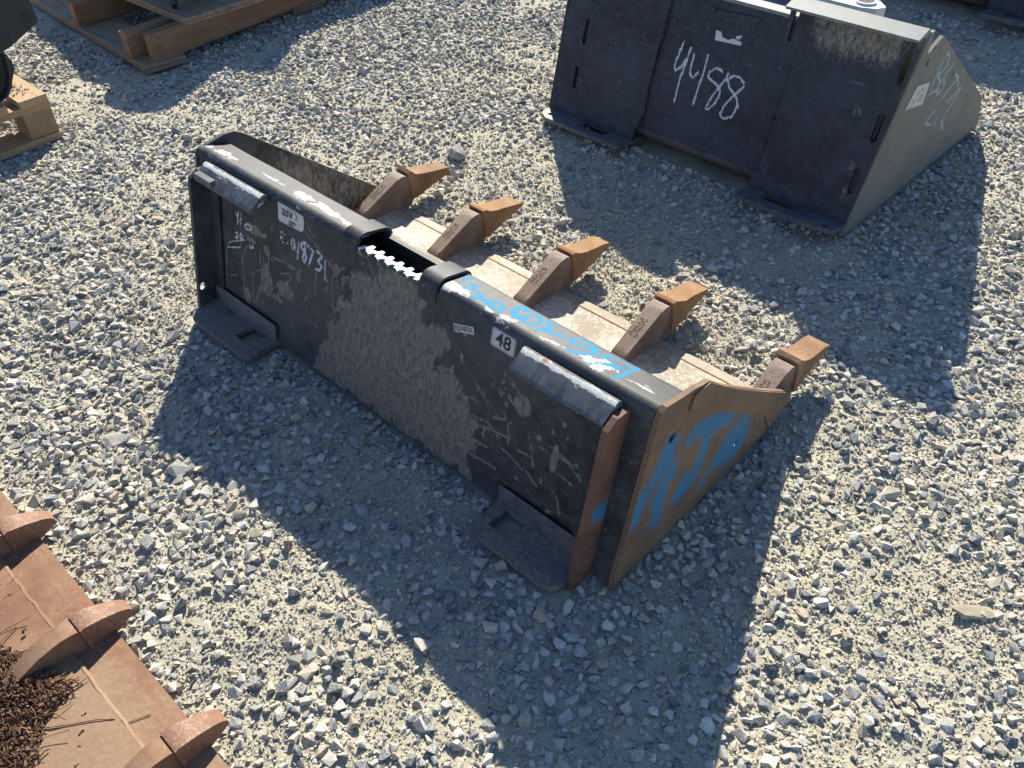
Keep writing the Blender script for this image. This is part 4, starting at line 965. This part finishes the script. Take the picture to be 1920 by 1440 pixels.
for k in range(40):
    x, yy = rng.uniform(-.14, -.03), rng.uniform(-.075, -.02); a = rng.uniform(0, 6.3); L = rng.uniform(.002, .012)
    tube_path(bm, [(x, yy, .1412), (x+L*math.cos(a), yy+L*math.sin(a), .1415)], rng.uniform(.0006, .0016), 4)
o = from_bm('bark_crumbs', bm, 'twig'); o.location = (-1.05, .15, 0); tag(o, 'brown bark crumbs scattered on the pallet deck', 'bark crumbs', kind='stuff')
at = thing('black_attachment', 'black steel attachment with a rounded foot standing on the pallet', 'attachment', (-1.10, .05, .14))
A_ = lambda u, v, n: (n, u-.05, v-.14)
plate('upright_plate', [(.221, .385), (.2245, .326), (.221, .316), (.130, .276), (.115, .2705), (.060, .2600), (-.12, .26), (-.25, .33), (-.25, .46), (.19, .46)], [], A_, .014, 'inside', at)['label'] = 'large dark plate with a round bolt mark'
bm = bmesh.new(); R0 = [[bm.verts.new((z_, .196-.05+r_2*math.cos(a), .334-.14+r_2*math.sin(a))) for a in np.linspace(0, 2*math.pi, 18, endpoint=False)] for r_2, z_ in ((.0165, .0002), (.0150, .0030), (.0115, .0030), (.0100, .0008), (.006, .0008), (.0055, .0022), (.001, .0022))]
for a, b in zip(R0, R0[1:]):
    for k in range(18): bm.faces.new((a[k], a[(k+1) % 18], b[(k+1) % 18], b[k]))
from_bm('bolt', bm, 'chain', at)
plate('foot_plate', [(.107, .268), (.1075, .2500), (.1185, .228), (.1165, .205), (.105, .186), (.086, .155), (.066, .1415), (.030, .1405), (-.15, .1405), (-.15, .268)], [], lambda u, v, n: (n-.022, u-.05, v-.14), .012, 'chain', at)
arc = [(.100, .262), (.098, .235), (.092, .205), (.078, .175), (.058, .152), (.030, .1425)]
sheetp = []
bm = bmesh.new(); prev = None
for (a, b) in arc:
    cur = [bm.verts.new((x_, a-.05+d_2, b-.14)) for x_, d_2 in ((-.010, 0), (.022, 0), (.022, -.009), (-.010, -.009))]
    if prev:
        for k in range(4): bm.faces.new((prev[k], prev[(k+1) % 4], cur[(k+1) % 4], cur[k]))
    else: bm.faces.new(cur)
    prev = cur
bm.faces.new(prev[::-1]); from_bm('rounded_rim', bm, 'chain', at)

# ------------------------------------------------------------ loose single things on the gravel
def rock(label, x, y, r, flat, seed, mat='rock', rz=0.):
    V, F = proto(30, seed, flat); me = np_mesh('rock', V*r, F); o = link('rock', me, mat); o.location = (x, y, float(height(np.array([[x, y]]))[0])+r*flat*.45); o.rotation_euler = (.1, .08, rz)
    return tag(o, label, 'rock')
ROCKS = [(-.026, .86), (1.671, .352), (.292, -.389)]; STRAW = [(1.571, .326), (1.613, .273)]; TWIG = [(.790, -.608), (.775, -.625)]
rock('large rounded grey rock among the gravel beyond the teeth', *ROCKS[0], .034, .75, 901)
rock('long flat tan stone lying on the fine dirt', *ROCKS[1], .021, .34, 902, 'tanrock', .75).scale = (1.7, .75, .8)
rock('dark flat slab of stone beside the toothed bucket shadow', *ROCKS[2], .026, .30, 903, 'rock', .9)
bm = bmesh.new(); tube_path(bm, [(*STRAW[0], .016), ((STRAW[0][0]+STRAW[1][0])/2, (STRAW[0][1]+STRAW[1][1])/2+.003, .020), (*STRAW[1], .022)], [.0012, .0011, .0008], 5)
tag(from_bm('straw', bm, 'straw'), 'pale straw stem lying on the fine dirt', 'straw')
bm = bmesh.new(); tube_path(bm, [(*TWIG[0], .014), (*TWIG[1], .016)], .0022, 5)
tag(from_bm('wood_splinter', bm, 'straw'), 'pale wooden splinter beside the rusty bucket lip', 'splinter')
